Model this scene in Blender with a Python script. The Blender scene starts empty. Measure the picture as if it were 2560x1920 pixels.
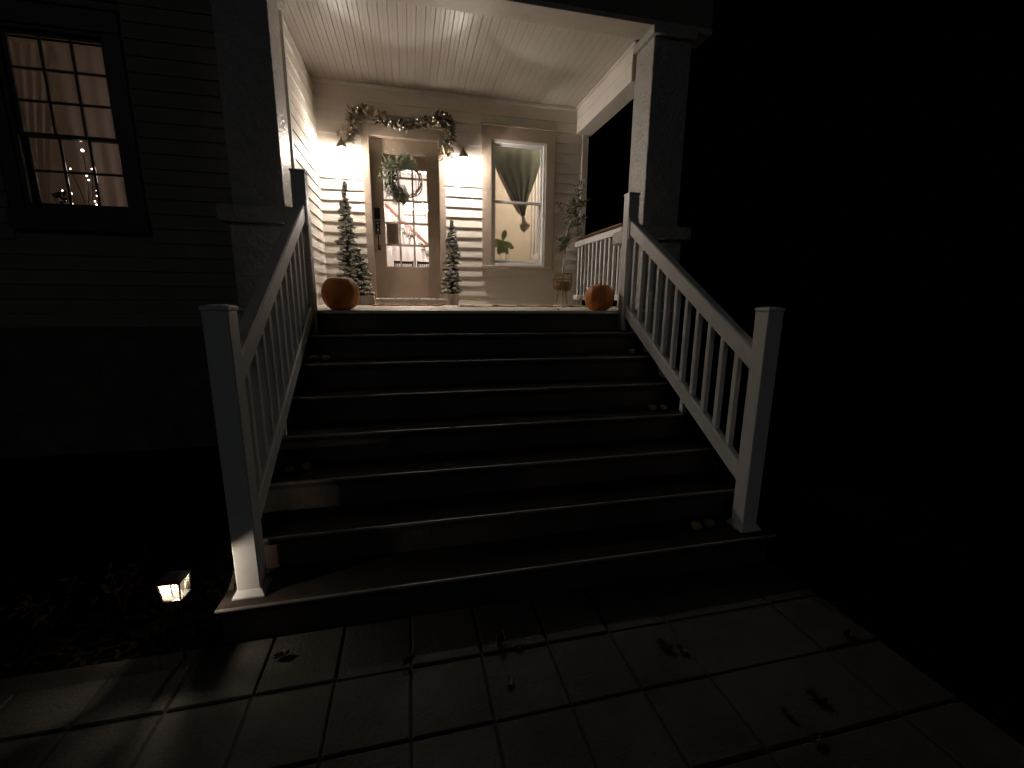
import bpy, math, random
from mathutils import Vector, Matrix
R = random.Random(7)
SC = bpy.context.scene
COL = SC.collection
PI = math.pi

# ------------------------------------------------------------------ camera
cam_d = bpy.data.cameras.new('camera')
cam = bpy.data.objects.new('camera', cam_d)
COL.objects.link(cam)
cam_d.sensor_width = 36.0
cam_d.lens = 15.152
cam_d.clip_start = 0.05
cam_d.clip_end = 400
Fw = Vector((0.22380746, 0.95461673, -0.19651238))
Rt = Vector((0.97396945, -0.2265026, 0.0089483))
Up = Vector((0.03596837, 0.19339975, 0.98046051))
M = Matrix(((Rt.x, Up.x, -Fw.x, -0.1558), (Rt.y, Up.y, -Fw.y, -3.7174), (Rt.z, Up.z, -Fw.z, 1.536), (0, 0, 0, 1)))
cam.matrix_world = M
SC.camera = cam

# ------------------------------------------------------------------ night sky, added fill sun, exposure
BULB = 4700.0            # porch sconce bulbs
ROOM = 72.0
w = bpy.data.worlds.new('World')
SC.world = w
w.use_nodes = True
wn = w.node_tree.nodes
wl = w.node_tree.links
for n in list(wn): wn.remove(n)
wo = wn.new('ShaderNodeOutputWorld')
bg = wn.new('ShaderNodeBackground')
bg.inputs[0].default_value = (0.35, 0.42, 1.0, 1)
bg.inputs[1].default_value = 0.00035
wl.new(bg.outputs[0], wo.inputs[0])
sun_d = bpy.data.lights.new('fill_sun', 'SUN')  # unseen weak sun added as fill to lift the front faces
sun_d.energy = 0.031
sun_d.angle = math.radians(25)
sun_d.color = (0.9, 0.95, 1.0)
sun = bpy.data.objects.new('fill_sun', sun_d)
COL.objects.link(sun)
sun.rotation_euler = Vector((0.15, 0.80, -0.42)).to_track_quat('-Z', 'Y').to_euler()
sun['kind'] = 'structure'
SC.view_settings.view_transform = 'Standard'
SC.view_settings.look = 'None'
SC.view_settings.exposure = 0.18
SC.view_settings.gamma = 1.0
SC.cycles.use_denoising = True
SC.cycles.max_bounces = 10
SC.cycles.diffuse_bounces = 6
SC.cycles.transparent_max_bounces = 16
SC.cycles.sample_clamp_indirect = 4.0
SC.cycles.caustics_reflective = False
SC.cycles.caustics_refractive = False
SC.cycles.use_light_tree = True

# ------------------------------------------------------------------ materials
def mat(name, col, rough=0.6, var=0.0, vscale=4.0, bump=0.0, bscale=40.0, metal=0.0, spec=0.5, col2=None, stretch=None, detail=6.0, rvar=0.0, coat=0.0):
    m = bpy.data.materials.new(name)
    m.use_nodes = True
    nt = m.node_tree
    b = nt.nodes['Principled BSDF']
    b.inputs['Base Color'].default_value = (*col, 1)
    b.inputs['Roughness'].default_value = rough
    b.inputs['Metallic'].default_value = metal
    b.inputs['Specular IOR Level'].default_value = spec
    b.inputs['Coat Weight'].default_value = coat
    tc = nt.nodes.new('ShaderNodeTexCoord')
    mp = nt.nodes.new('ShaderNodeMapping')
    geo = nt.nodes.new('ShaderNodeNewGeometry')
    nt.links.new(geo.outputs['Position'], mp.inputs[0])
    if stretch: mp.inputs['Scale'].default_value = stretch
    if var or col2:
        n = nt.nodes.new('ShaderNodeTexNoise')
        n.inputs['Scale'].default_value = vscale
        n.inputs['Detail'].default_value = detail
        n.inputs['Roughness'].default_value = 0.65
        nt.links.new(mp.outputs[0], n.inputs['Vector'])
        r = nt.nodes.new('ShaderNodeValToRGB')
        r.color_ramp.elements[0].position = 0.32
        r.color_ramp.elements[1].position = 0.68
        c2 = col2 or tuple(c * (1 - var) for c in col)
        r.color_ramp.elements[0].color = (*c2, 1)
        r.color_ramp.elements[1].color = (*col, 1)
        nt.links.new(n.outputs['Fac'], r.inputs[0])
        oi = nt.nodes.new('ShaderNodeObjectInfo')
        hs = nt.nodes.new('ShaderNodeHueSaturation')
        mr = nt.nodes.new('ShaderNodeMapRange')
        mr.inputs['To Min'].default_value = 1 - min(var, .3) * .5
        mr.inputs['To Max'].default_value = 1.0
        nt.links.new(oi.outputs['Random'], mr.inputs['Value'])
        nt.links.new(mr.outputs[0], hs.inputs['Value'])
        nt.links.new(r.outputs[0], hs.inputs['Color'])
        nt.links.new(hs.outputs[0], b.inputs['Base Color'])
        if rvar:
            m2 = nt.nodes.new('ShaderNodeMapRange')
            m2.inputs['To Min'].default_value = max(0.05, rough - rvar)
            m2.inputs['To Max'].default_value = min(1, rough + rvar)
            nt.links.new(n.outputs['Fac'], m2.inputs['Value'])
            nt.links.new(m2.outputs[0], b.inputs['Roughness'])
    if bump:
        n2 = nt.nodes.new('ShaderNodeTexNoise')
        n2.inputs['Scale'].default_value = bscale
        n2.inputs['Detail'].default_value = 5
        nt.links.new(mp.outputs[0], n2.inputs['Vector'])
        bp = nt.nodes.new('ShaderNodeBump')
        bp.inputs['Strength'].default_value = bump
        bp.inputs['Distance'].default_value = 0.01
        nt.links.new(n2.outputs['Fac'], bp.inputs['Height'])
        nt.links.new(bp.outputs[0], b.inputs['Normal'])
    return m

def emit(name, col, strength):
    m = bpy.data.materials.new(name)
    m.use_nodes = True
    nt = m.node_tree
    for n in list(nt.nodes): nt.nodes.remove(n)
    o = nt.nodes.new('ShaderNodeOutputMaterial')
    e = nt.nodes.new('ShaderNodeEmission')
    e.inputs[0].default_value = (*col, 1)
    e.inputs[1].default_value = strength
    nt.links.new(e.outputs[0], o.inputs[0])
    return m

def glass(name, translucent=0.0, tint=(1, 1, 1), pattern=None, gloss=0.06, tcol=(.9, .87, .8)):
    m = bpy.data.materials.new(name)
    m.use_nodes = True
    nt = m.node_tree
    for n in list(nt.nodes): nt.nodes.remove(n)
    o = nt.nodes.new('ShaderNodeOutputMaterial')
    t = nt.nodes.new('ShaderNodeBsdfTransparent')
    t.inputs[0].default_value = (*tint, 1)
    g = nt.nodes.new('ShaderNodeBsdfGlossy')
    g.inputs['Roughness'].default_value = 0.03
    lw = nt.nodes.new('ShaderNodeLayerWeight')
    lw.inputs[0].default_value = 0.25
    mr = nt.nodes.new('ShaderNodeMapRange')
    mr.inputs['To Min'].default_value = gloss
    mr.inputs['To Max'].default_value = 0.7
    nt.links.new(lw.outputs['Fresnel'], mr.inputs['Value'])
    mx = nt.nodes.new('ShaderNodeMixShader')
    nt.links.new(mr.outputs[0], mx.inputs[0])
    last = t
    if translucent:
        tr = nt.nodes.new('ShaderNodeBsdfTranslucent')
        tr.inputs[0].default_value = (*tcol, 1)
        mt = nt.nodes.new('ShaderNodeMixShader')
        mt.inputs[0].default_value = translucent
        nt.links.new(t.outputs[0], mt.inputs[1])
        nt.links.new(tr.outputs[0], mt.inputs[2])
        if pattern:
            geo = nt.nodes.new('ShaderNodeNewGeometry')
            mp = nt.nodes.new('ShaderNodeMapping')
            mp.inputs['Scale'].default_value = pattern
            nt.links.new(geo.outputs['Position'], mp.inputs[0])
            nz = nt.nodes.new('ShaderNodeTexNoise')
            nz.inputs['Scale'].default_value = 1.0
            nz.inputs['Detail'].default_value = 1.5
            nz.inputs['Distortion'].default_value = 1.0
            nt.links.new(mp.outputs[0], nz.inputs['Vector'])
            rr = nt.nodes.new('ShaderNodeMapRange')
            rr.inputs['From Min'].default_value = 0.45
            rr.inputs['From Max'].default_value = 0.54
            rr.inputs['To Min'].default_value = max(0.04, translucent - .45)
            rr.inputs['To Max'].default_value = min(1, translucent + .42)
            nt.links.new(nz.outputs['Fac'], rr.inputs['Value'])
            nt.links.new(rr.outputs[0], mt.inputs[0])
        last = mt
    nt.links.new(last.outputs[0], mx.inputs[1])
    nt.links.new(g.outputs[0], mx.inputs[2])
    nt.links.new(mx.outputs[0], o.inputs[0])
    return m

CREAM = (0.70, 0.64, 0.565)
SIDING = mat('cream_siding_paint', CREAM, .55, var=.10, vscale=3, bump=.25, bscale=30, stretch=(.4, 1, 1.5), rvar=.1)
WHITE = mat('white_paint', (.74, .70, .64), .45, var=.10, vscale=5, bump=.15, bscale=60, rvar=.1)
VINYL = mat('white_vinyl', (.83, .82, .81), .42, var=.12, vscale=6, bump=.08, bscale=80, rvar=.12)
COLP = mat('column_paint', (.43, .42, .39), .40, var=.22, vscale=9, bump=1.0, bscale=30, rvar=.15)
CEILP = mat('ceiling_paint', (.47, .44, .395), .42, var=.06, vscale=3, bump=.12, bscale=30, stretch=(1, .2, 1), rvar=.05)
TAUPE = mat('taupe_trim_paint', (.41, .325, .26), .5, var=.10, vscale=5, bump=.15, bscale=50)
DOORP = mat('taupe_door_paint', (.37, .295, .225), .38, var=.08, vscale=4, bump=.1, bscale=50)
DECKP = mat('cream_deck_paint', (.80, .74, .62), .5, var=.18, vscale=7, bump=.3, bscale=40, rvar=.1)
NOSE = mat('pale_nosing_edge', (.27, .245, .215), .5, var=.65, vscale=5, stretch=(.5, 1, 1))  # paler than the treads, uneven along the edge
STEP = mat('dark_brown_tread', (.040, .028, .023), .72, var=.45, vscale=6, bump=.5, bscale=45, stretch=(.25, 1, 1), rvar=.12)
STEPR = mat('dark_brown_riser', (.10, .070, .056), .6, var=.5, vscale=3, bump=.3, bscale=45, rvar=.1)
BROWNR = mat('brown_rail_cap', (.20, .085, .05), .45, var=.3, vscale=8)
PAVER = mat('concrete_paver', (.060, .055, .049), .9, var=.6, vscale=2.6, bump=.5, bscale=70)
SAND = mat('dark_joint_sand', (.026, .023, .019), .95, var=.4, vscale=30, bump=.5, bscale=120)
SOIL = mat('dark_lawn_soil', (.0045, .004, .003), .95, spec=.05, var=.5, vscale=8, bump=.8, bscale=60)
MULCH = mat('bark_mulch', (.022, .014, .011), .9, spec=.1, var=.6, vscale=30)
BLACK = mat('black_metal', (.012, .011, .010), .55, bump=.1, bscale=90, var=.3, metal=.4)
BRONZE = mat('bronze_metal', (.19, .15, .11), .42, bump=.1, bscale=80, var=.2, metal=.2)
ORANGE = mat('pumpkin_skin', (.72, .235, .045), .58, var=.30, vscale=12, bump=.25, bscale=60, rvar=.1)
STEM = mat('pumpkin_stem', (.16, .13, .06), .8, var=.3, vscale=20)
PALE = mat('pale_squash_skin', (.34, .29, .14), .6, var=.3, vscale=20, bump=.2, bscale=50)
NEEDLE = mat('dark_green_needles', (.10, .13, .075), .6, var=.5, vscale=25)
SNOW = mat('flocked_snow', (.66, .66, .62), .9, var=.12, vscale=60, bump=.6, bscale=140)
BARK = mat('tree_bark', (.11, .075, .045), .85, var=.4, vscale=30, bump=.5, bscale=70)
PALEBARK = mat('pale_bark', (.42, .36, .27), .8, var=.3, vscale=30, bump=.5, bscale=80)
OLIVE = mat('olive_leaves', (.10, .115, .065), .5, var=.5, vscale=20)
PALELEAF = mat('pale_leaf_tips', (.45, .44, .34), .5, var=.2, vscale=20)
WREATHG = mat('cedar_sprays', (.22, .255, .155), .6, var=.45, vscale=22)
WREATHL = mat('light_cedar_sprays', (.36, .38, .21), .6, var=.3, vscale=22)
EUCA = mat('dark_wreath_leaves', (.035, .048, .038), .4, var=.3, vscale=20)
VINE = mat('grapevine', (.14, .075, .05), .55, var=.4, vscale=30, bump=.3, bscale=60)
GARL = mat('garland_leaves', (.52, .47, .38), .5, var=.5, vscale=22)
GARLD = mat('dark_garland_leaves', (.23, .19, .125), .5, var=.4, vscale=22)
RIBBON = mat('champagne_ribbon', (.48, .36, .25), .35, var=.2, vscale=14)
SILVER = mat('silver_ornament', (.75, .72, .68), .12, metal=1.0, var=.1, vscale=30, bump=.3, bscale=60)
GOLD = mat('gold_ornament', (.80, .70, .52), .2, metal=1.0, var=.1, vscale=30, bump=.3, bscale=60)
WASH = mat('whitewashed_wood', (.55, .48, .42), .7, var=.35, vscale=10, bump=.4, bscale=50, stretch=(1, 1, .3))
WICKER = mat('brown_wicker', (.24, .125, .06), .6, var=.35, vscale=40, bump=.4, bscale=90)
POTB = mat('brown_pot', (.20, .085, .035), .5, var=.3, vscale=12)
MATO = mat('orange_coir', (.42, .16, .055), .95, var=.45, vscale=40, bump=.8, bscale=160)
RUGC = mat('cream_woven_rug', (.55, .47, .35), .95, var=.35, vscale=25, bump=.7, bscale=140, col2=(.44, .29, .17))
LEAFB = mat('dry_brown_leaf', (.075, .040, .025), .7, var=.5, vscale=30)
INWALL = mat('pinkish_white_wall', (.80, .745, .72), .7, var=.05, vscale=3)
INCREAM = mat('cream_room_wall', (.78, .72, .62), .7, var=.04, vscale=3)
INFLOOR = mat('wood_floor', (.25, .12, .06), .35, var=.4, vscale=6, stretch=(.3, 3, 1))
RED = mat('red_handrail_wood', (.26, .10, .08), .35, var=.3, vscale=12)
REDRIB = mat('red_ribbon', (.42, .10, .09), .5, var=.1)
CHAIRM = mat('black_chair_wood', (.02, .014, .014), .35, var=.3)
CURT = mat('grey_green_curtain', (.36, .40, .35), .85, var=.22, vscale=5, bump=.3, bscale=150, stretch=(3, 3, .5))
CURTL = mat('taupe_curtain_lining', (.74, .65, .54), .85, var=.15, vscale=6, bump=.2, bscale=120)
SHEER = mat('mauve_sheer_curtain', (.36, .31, .30), .85, var=.25, vscale=4, stretch=(6, 6, .4))
def sheer_mat():
    nt = SHEER.node_tree; b = nt.nodes['Principled BSDF']; o = nt.nodes['Material Output']
    tr = nt.nodes.new('ShaderNodeBsdfTranslucent'); tr.inputs[0].default_value = (.52, .45, .41, 1)
    tp = nt.nodes.new('ShaderNodeBsdfTransparent')
    m1 = nt.nodes.new('ShaderNodeMixShader'); m1.inputs[0].default_value = .6
    m2 = nt.nodes.new('ShaderNodeMixShader'); m2.inputs[0].default_value = .25
    nt.links.new(b.outputs[0], m1.inputs[1]); nt.links.new(tr.outputs[0], m1.inputs[2])
    nt.links.new(m1.outputs[0], m2.inputs[1]); nt.links.new(tp.outputs[0], m2.inputs[2])
    nt.links.new(m2.outputs[0], o.inputs[0])
sheer_mat()
HOUSEPL = mat('green_rubber_leaves', (.36, .46, .20), .4, var=.3, vscale=9)
PANELB = mat('brown_card', (.62, .48, .35), .7, var=.15, vscale=6)
DARKTRIM = mat('dark_window_trim', (.055, .048, .042), .5, var=.2, vscale=8)  # one even dark tone for wing window, roofs and small parts
WINGWALL = mat('wing_siding_shaded', (.24, .22, .185), .7, var=.3, vscale=3, bump=.2, bscale=30)  # cream siding with night shade mixed into the colour
[n for n in COLP.node_tree.nodes if n.type == 'BUMP'][0].inputs['Distance'].default_value = .018
GLASSM = glass('window_glass', gloss=.05)
GLOWG = glass('sconce_glass', translucent=.82, gloss=.05, tcol=(.96, .95, .93))
PATHG = glass('ripple_lantern_glass', translucent=.5, pattern=(42, 42, 5), gloss=.04, tcol=(.085, .076, .062))
BULBM = emit('sconce_bulb_glow', (1.0, .89, .78), BULB)
PATHB = emit('path_bulb_glow', (1.0, .84, .66), 1700)
PENDB = emit('pendant_glow', (1.0, .90, .82), 190)
ROOMB = emit('room_lamp_glow', (1.0, .86, .70), ROOM)
WINGB = emit('wing_lamp_glow', (1.0, .79, .69), 8.5)
FAIRY = emit('fairy_light_glow', (1.0, .82, .60), 11)
MINIL = emit('garland_bulb_glow', (1.0, .80, .50), 2.2)

# ------------------------------------------------------------------ mesh helpers
ORG = {}
class MB:
    def __init__(s): s.v = []; s.f = []; s.mi = []
    def add(s, vs, fs, k=0):
        n = len(s.v)
        s.v += [tuple(v) for v in vs]
        s.f += [tuple(i + n for i in f) for f in fs]
        s.mi += [k] * len(fs)
        return s
    def box(s, x0, x1, y0, y1, z0, z1, k=0):
        vs = [(x, y, z) for z in (z0, z1) for y in (y0, y1) for x in (x0, x1)]
        return s.add(vs, [(0, 2, 3, 1), (4, 5, 7, 6), (0, 1, 5, 4), (2, 6, 7, 3), (0, 4, 6, 2), (1, 3, 7, 5)], k)
    def prism(s, poly, axis, a, b, k=0):
        def P(u, v, t):
            return {'x': (t, u, v), 'y': (u, t, v), 'z': (u, v, t)}[axis]
        n = len(poly)
        vs = [P(u, v, a) for u, v in poly] + [P(u, v, b) for u, v in poly]
        fs = [tuple(range(n)), tuple(range(2 * n - 1, n - 1, -1))]
        fs += [(i, i + n, (i + 1) % n + n, (i + 1) % n) for i in range(n)]
        return s.add(vs, fs, k)
    def frustum(s, cx, cy, z0, z1, a0, b0, a1, b1, k=0):
        vs = []
        for z, a, b in ((z0, a0, b0), (z1, a1, b1)):
            vs += [(cx - a, cy - b, z), (cx + a, cy - b, z), (cx + a, cy + b, z), (cx - a, cy + b, z)]
        return s.add(vs, [(3, 2, 1, 0), (4, 5, 6, 7)] + [(i, (i + 1) % 4, (i + 1) % 4 + 4, i + 4) for i in range(4)], k)
    def lathe(s, prof, cx, cy, n=16, k=0, a0=0.0):
        vs = []
        for r, z in prof:
            for i in range(n):
                a = a0 + 2 * PI * i / n
                vs.append((cx + r * math.cos(a), cy + r * math.sin(a), z))
        fs = []
        for j in range(len(prof) - 1):
            for i in range(n):
                fs.append((j * n + i, j * n + (i + 1) % n, (j + 1) * n + (i + 1) % n, (j + 1) * n + i))
        fs.append(tuple(range(n - 1, -1, -1)))
        fs.append(tuple((len(prof) - 1) * n + i for i in range(n)))
        return s.add(vs, fs, k)
    def tube(s, pts, rad, n=6, k=0, closed=False):
        pts = [Vector(p) for p in pts]
        m = len(pts)
        vs = []
        up = Vector((0.13, 0.27, 0.95)).normalized()
        for i, p in enumerate(pts):
            a = pts[(i - 1) % m] if (closed or i > 0) else p
            b = pts[(i + 1) % m] if (closed or i < m - 1) else p
            t = (b - a).normalized()
            u = t.cross(up)
            if u.length < 1e-3: u = t.cross(Vector((1, 0, 0)))
            u.normalize()
            w_ = u.cross(t)
            r = rad[i] if isinstance(rad, (list, tuple)) else rad
            for j in range(n):
                an = 2 * PI * j / n
                vs.append(p + (u * math.cos(an) + w_ * math.sin(an)) * r)
        fs = []
        for i in range(m if closed else m - 1):
            for j in range(n):
                fs.append((i * n + j, i * n + (j + 1) % n, ((i + 1) % m) * n + (j + 1) % n, ((i + 1) % m) * n + j))
        if not closed:
            fs.append(tuple(range(n - 1, -1, -1)))
            fs.append(tuple((m - 1) * n + j for j in range(n)))
        return s.add(vs, fs, k)
    def ball(s, c, r, n=8, m=6, sc=(1, 1, 1), k=0, jit=0.0):
        c = Vector(c)
        vs = [c + Vector((0, 0, -r * sc[2]))]
        for j in range(1, m):
            ph = -PI / 2 + PI * j / m
            for i in range(n):
                a = 2 * PI * i / n
                q = 1 + R.uniform(-jit, jit)
                vs.append(c + Vector((r * sc[0] * math.cos(ph) * math.cos(a) * q, r * sc[1] * math.cos(ph) * math.sin(a) * q, r * sc[2] * math.sin(ph) * q)))
        vs.append(c + Vector((0, 0, r * sc[2])))
        fs = [(0, 1 + (i + 1) % n, 1 + i) for i in range(n)]
        for j in range(m - 2):
            for i in range(n):
                fs.append((1 + j * n + i, 1 + j * n + (i + 1) % n, 1 + (j + 1) * n + (i + 1) % n, 1 + (j + 1) * n + i))
        e = len(vs) - 1
        fs += [(e, 1 + (m - 2) * n + i, 1 + (m - 2) * n + (i + 1) % n) for i in range(n)]
        return s.add(vs, fs, k)
    def leaf(s, p, d, L, W_, k=0, droop=0.2):
        p = Vector(p); d = Vector(d).normalized()
        sd = d.cross(Vector((R.uniform(-1, 1), R.uniform(-1, 1), R.uniform(-1, 1))))
        if sd.length < 1e-3: sd = d.cross(Vector((0, 1, .3)))
        sd.normalize()
        nn = d.cross(sd)
        q = lambda t, w_, h: p + d * (L * t) + sd * (W_ * w_) + nn * (L * h)
        vs = [p, q(.3, -.45, -droop * .1), q(.3, .45, -droop * .1), q(.35, 0, .04), q(.7, -.38, -droop * .5), q(.7, .38, -droop * .5), q(.72, 0, -droop * .3), q(1, 0, -droop)]
        return s.add(vs, [(0, 3, 1), (0, 2, 3), (1, 3, 6, 4), (3, 2, 5, 6), (4, 6, 7), (6, 5, 7)], k)
    def tuft(s, p, d, L, n, spread=0.8, wd=0.0016, k=0):
        p = Vector(p); d = Vector(d).normalized()
        for _ in range(n):
            e = (d + Vector((R.gauss(0, 1), R.gauss(0, 1), R.gauss(0, 1))) * spread * .6).normalized()
            o = p + d * R.uniform(-.3, .3) * L
            sd = e.cross(Vector((R.random(), R.random(), R.random() + .01))).normalized() * wd
            s.add([o - sd, o + sd, o + e * L * R.uniform(.7, 1.1)], [(0, 1, 2)], k)
        return s
    def build(s, name, m, parent=None, smooth=False, bevel=0.0, origin=None):
        mats = m if isinstance(m, (list, tuple)) else [m]
        me = bpy.data.meshes.new(name)
        if origin is None:
            xs = [v[0] for v in s.v]; ys = [v[1] for v in s.v]; zs = [v[2] for v in s.v]
            origin = ((min(xs) + max(xs)) / 2, (min(ys) + max(ys)) / 2, min(zs))
        ox, oy, oz = origin
        me.from_pydata([(x - ox, y - oy, z - oz) for x, y, z in s.v], [], s.f)
        for q in mats: me.materials.append(q)
        if len(mats) > 1: me.polygons.foreach_set('material_index', s.mi)
        if smooth: me.polygons.foreach_set('use_smooth', [True] * len(me.polygons))
        me.update()
        o = bpy.data.objects.new(name, me)
        COL.objects.link(o)
        if bevel:
            b = o.modifiers.new('bevel', 'BEVEL')
            b.width = bevel; b.segments = 1; b.limit_method = 'ANGLE'
        ORG[o.name] = Vector(origin)
        if parent:
            o.parent = parent
            o.location = Vector(origin) - ORG[parent.name]
        else:
            o.location = origin
        return o

def box(name, m, parent, x0, x1, y0, y1, z0, z1, bevel=0.0):
    return MB().box(x0, x1, y0, y1, z0, z1).build(name, m, parent, bevel=bevel)
def thing(name, label, cat, loc, group=None):
    o = bpy.data.objects.new(name, None)
    o.empty_display_size = .1
    COL.objects.link(o)
    o.location = loc
    ORG[o.name] = Vector(loc)
    o['label'] = label; o['category'] = cat
    if group: o['group'] = group
    return o
def tag(o, label, cat, group=None):
    o['label'] = label; o['category'] = cat
    if group: o['group'] = group
    return o
def struct(o):
    o['kind'] = 'structure'
    return o
def stuff(o):
    o['kind'] = 'stuff'
    return o

# ------------------------------------------------------------------ dimensions
H = 1.424; RI = .178; T = .26
XL = -.873; XR = 1.728; NW = .098
YB = 2.618            # face of the porch back wall
XW = -1.24            # face of the porch left wall
YW = 1.27             # front of the left wing wall
ZC = 4.16             # porch ceiling

# ------------------------------------------------------------------ ground and paving
g = MB().box(-90, 90, -60, 120, -.3, -.045).build('ground', SOIL)
struct(g)
pv = MB().box(-3.3, 1.88, -5.0, -1.80, -.044, -.008).build('paved_walkway', SAND)
struct(pv)
shared = {}
def paver(x0, x1, y0, y1):
    j = .0042
    dz = R.uniform(-.0035, .0035)
    key = (round(x1 - x0, 3), round(y1 - y0, 3))
    if key in shared:
        o = bpy.data.objects.new('paver', shared[key]); COL.objects.link(o)
    else:
        b = MB()
        w_, d_ = (x1 - x0) / 2 - j, (y1 - y0) / 2 - j
        b.frustum(0, 0, -.0077, -.006, w_, d_, w_, d_)
        b.v = b.v; b.frustum(0, 0, -.006, 0, w_, d_, w_ - .006, d_ - .006)
        o = b.build('paver', PAVER, None, origin=(0, 0, 0))
        shared[key] = o.data
    o.parent = pv
    o.location = Vector(((x0 + x1) / 2 + R.uniform(-.002, .002), (y0 + y1) / 2 + R.uniform(-.002, .002), dz)) - ORG[pv.name]
    o.rotation_euler = (R.uniform(-.004, .004), R.uniform(-.004, .004), R.uniform(-.006, .006))
xs = [-.205 + .3015 * i for i in range(-10, 8)]
ys = [-1.805, -2.115, -2.425, -2.735, -3.045, -3.355, -3.665, -3.975]
for j in range(len(ys) - 1):
    i = 0
    while i < len(xs) - 1:
        wide = (i == 14)
        k = 2 if wide and i + 2 < len(xs) else 1
        paver(xs[i], xs[i + k], ys[j + 1], ys[j] if (j or xs[i] > -1.2) else -1.895)
        i += k
# mulch bed with litter left of the steps
mb = MB()
for _ in range(1500):
    x = R.uniform(-3.2, -1.06); y = R.uniform(-1.84, -.3)
    if R.random() < .12: x = R.uniform(1.9, 2.3); y = R.uniform(-4, -.2)
    a = R.uniform(0, PI); l = R.uniform(.01, .035); wd = R.uniform(.004, .01); z = -.045 + R.uniform(0, .02)
    c, s_ = math.cos(a), math.sin(a)
    t_ = R.uniform(-.012, .012)
    pts = [(x + c * l - s_ * wd, y + s_ * l + c * wd, z + t_), (x - c * l - s_ * wd, y - s_ * l + c * wd, z), (x - c * l + s_ * wd, y - s_ * l - c * wd, z + .004), (x + c * l + s_ * wd, y + s_ * l - c * wd, z + t_ + .004)]
    mb.add(pts + [(p[0], p[1], p[2] + .005) for p in pts], [(0, 3, 2, 1), (4, 5, 6, 7), (0, 1, 5, 4), (1, 2, 6, 5), (2, 3, 7, 6), (3, 0, 4, 7)])
stuff(tag(mb.build('bark_mulch', MULCH), 'brown bark chips scattered beside the walkway and steps', 'mulch'))

# ------------------------------------------------------------------ the house
house = thing('house', 'cream clapboard house with a deep front porch, taupe door and windows', 'house', (0, YB, 0))
DX0, DX1, DZ1 = -.60, .285, 3.565      # door opening
WX0, WX1, WZ0, WZ1 = 1.005, 1.79, 1.985, 3.655
CO = .133
def clap(parent, x0, x1, z0, z1, y, m=SIDING):
    """boards on a wall facing -y"""
    b = MB().prism([(y, z0), (y - .019, z0), (y - .006, z1 - .0005), (y, z1 - .0005)], 'x', x0, x1)
    return b.build('siding_board', m, parent)
wall = MB()
for a in ((-1.40, DX0 - .05, H, 4.9), (DX1 + .05, WX0 - .02, H, 4.9), (WX1 + .02, 2.40, H, 4.9), (DX0 - .05, DX1 + .05, DZ1 + .04, 4.9), (WX0 - .02, WX1 + .02, WZ1 + .02, 4.9), (WX0 - .02, WX1 + .02, H, WZ0 - .02)):
    wall.box(a[0], a[1], YB + .001, YB + .12, a[2], a[3])
wall.box(-1.4, 2.4, YB + .001, YB + .12, 0, H - .05)
bw = wall.build('porch_wall', WHITE, house)
CX0, CX1, CZ1 = -.69, .372, 3.70       # door casing outer
VX0, VX1, VZ0, VZ1 = .872, 1.932, 1.93, 3.842
n = int(math.ceil((ZC - H) / CO))
for i in range(n):
    z0 = H + .004 + i * CO; z1 = min(z0 + CO, ZC - .045)
    if z1 - z0 < .03: continue
    spans = [(XW + .02, 2.325)]
    def cut(sp, a, b):
        out = []
        for p, q in sp:
            if b <= p or a >= q: out.append((p, q)); continue
            if a > p: out.append((p, a))
            if b < q: out.append((b, q))
        return out
    if z0 < CZ1 - .001: spans = cut(spans, CX0 + .001, CX1 - .001)
    if z1 > VZ0 and z0 < VZ1 - .001: spans = cut(spans, VX0 + .001, VX1 - .001)
    for p, q in spans: clap(bw, p, q, z0, z1, YB)
# frieze and corner boards
box('frieze_board', WHITE, bw, XW + .02, 2.325, YB - .022, YB, ZC - .046, ZC - .002, .003)
box('corner_board', WHITE, bw, 2.326, 2.42, YB - .026, YB + .12, H, 4.15, .003)
box('corner_board', WHITE, bw, XW + .001, XW + .019, YB - .02, YB, H, ZC - .002, .003)
# left side wall of the porch
sw = box('side_wall', WHITE, house, XW - .14, XW - .001, YW + .02, YB + .12, 0, 4.9)
for i in range(n):
    z0 = H + .004 + i * CO; z1 = min(z0 + CO, ZC - .03)
    if z1 - z0 < .03: continue
    MB().prism([(XW, z0), (XW, z1 - .0005), (XW + .006, z1 - .0005), (XW + .019, z0)], 'y', YW + .03, YB - .021).build('siding_board', SIDING, sw)
box('corner_board', WHITE, sw, XW - .09, XW + .022, YW - .024, YW + .029, .2, 4.15, .003)
# left wing wall with its window opening
WWX0, WWX1, WWZ0, WWZ1 = -3.47, -2.655, 2.26, 3.76
ww = MB()
for a in ((-7.5, WWX0, -.05, 5.2), (WWX1, XW - .14, -.05, 5.2), (WWX0, WWX1, -.05, WWZ0), (WWX0, WWX1, WWZ1, 5.2)):
    ww.box(a[0], a[1], YW + .001, YW + .12, a[2], a[3])
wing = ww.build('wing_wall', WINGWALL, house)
box('foundation', mat('foundation_shaded', (.12, .11, .095), .9, var=.5, vscale=6, bump=.6, bscale=30, spec=.1), house, -7.5, XW - .10, YW - .02, YW, -.04, 1.215)  # dark tone stands in for the lower wall fading into shade
i = 0
while True:
    z0 = 1.22 + i * CO; i += 1
    if z0 > 4.9: break
    z1 = z0 + CO
    if z1 > 2.14 and z0 < 3.92:
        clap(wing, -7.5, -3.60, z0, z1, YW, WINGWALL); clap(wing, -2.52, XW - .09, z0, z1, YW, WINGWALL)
    else: clap(wing, -7.5, XW - .09, z0, z1, YW, WINGWALL)
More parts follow.
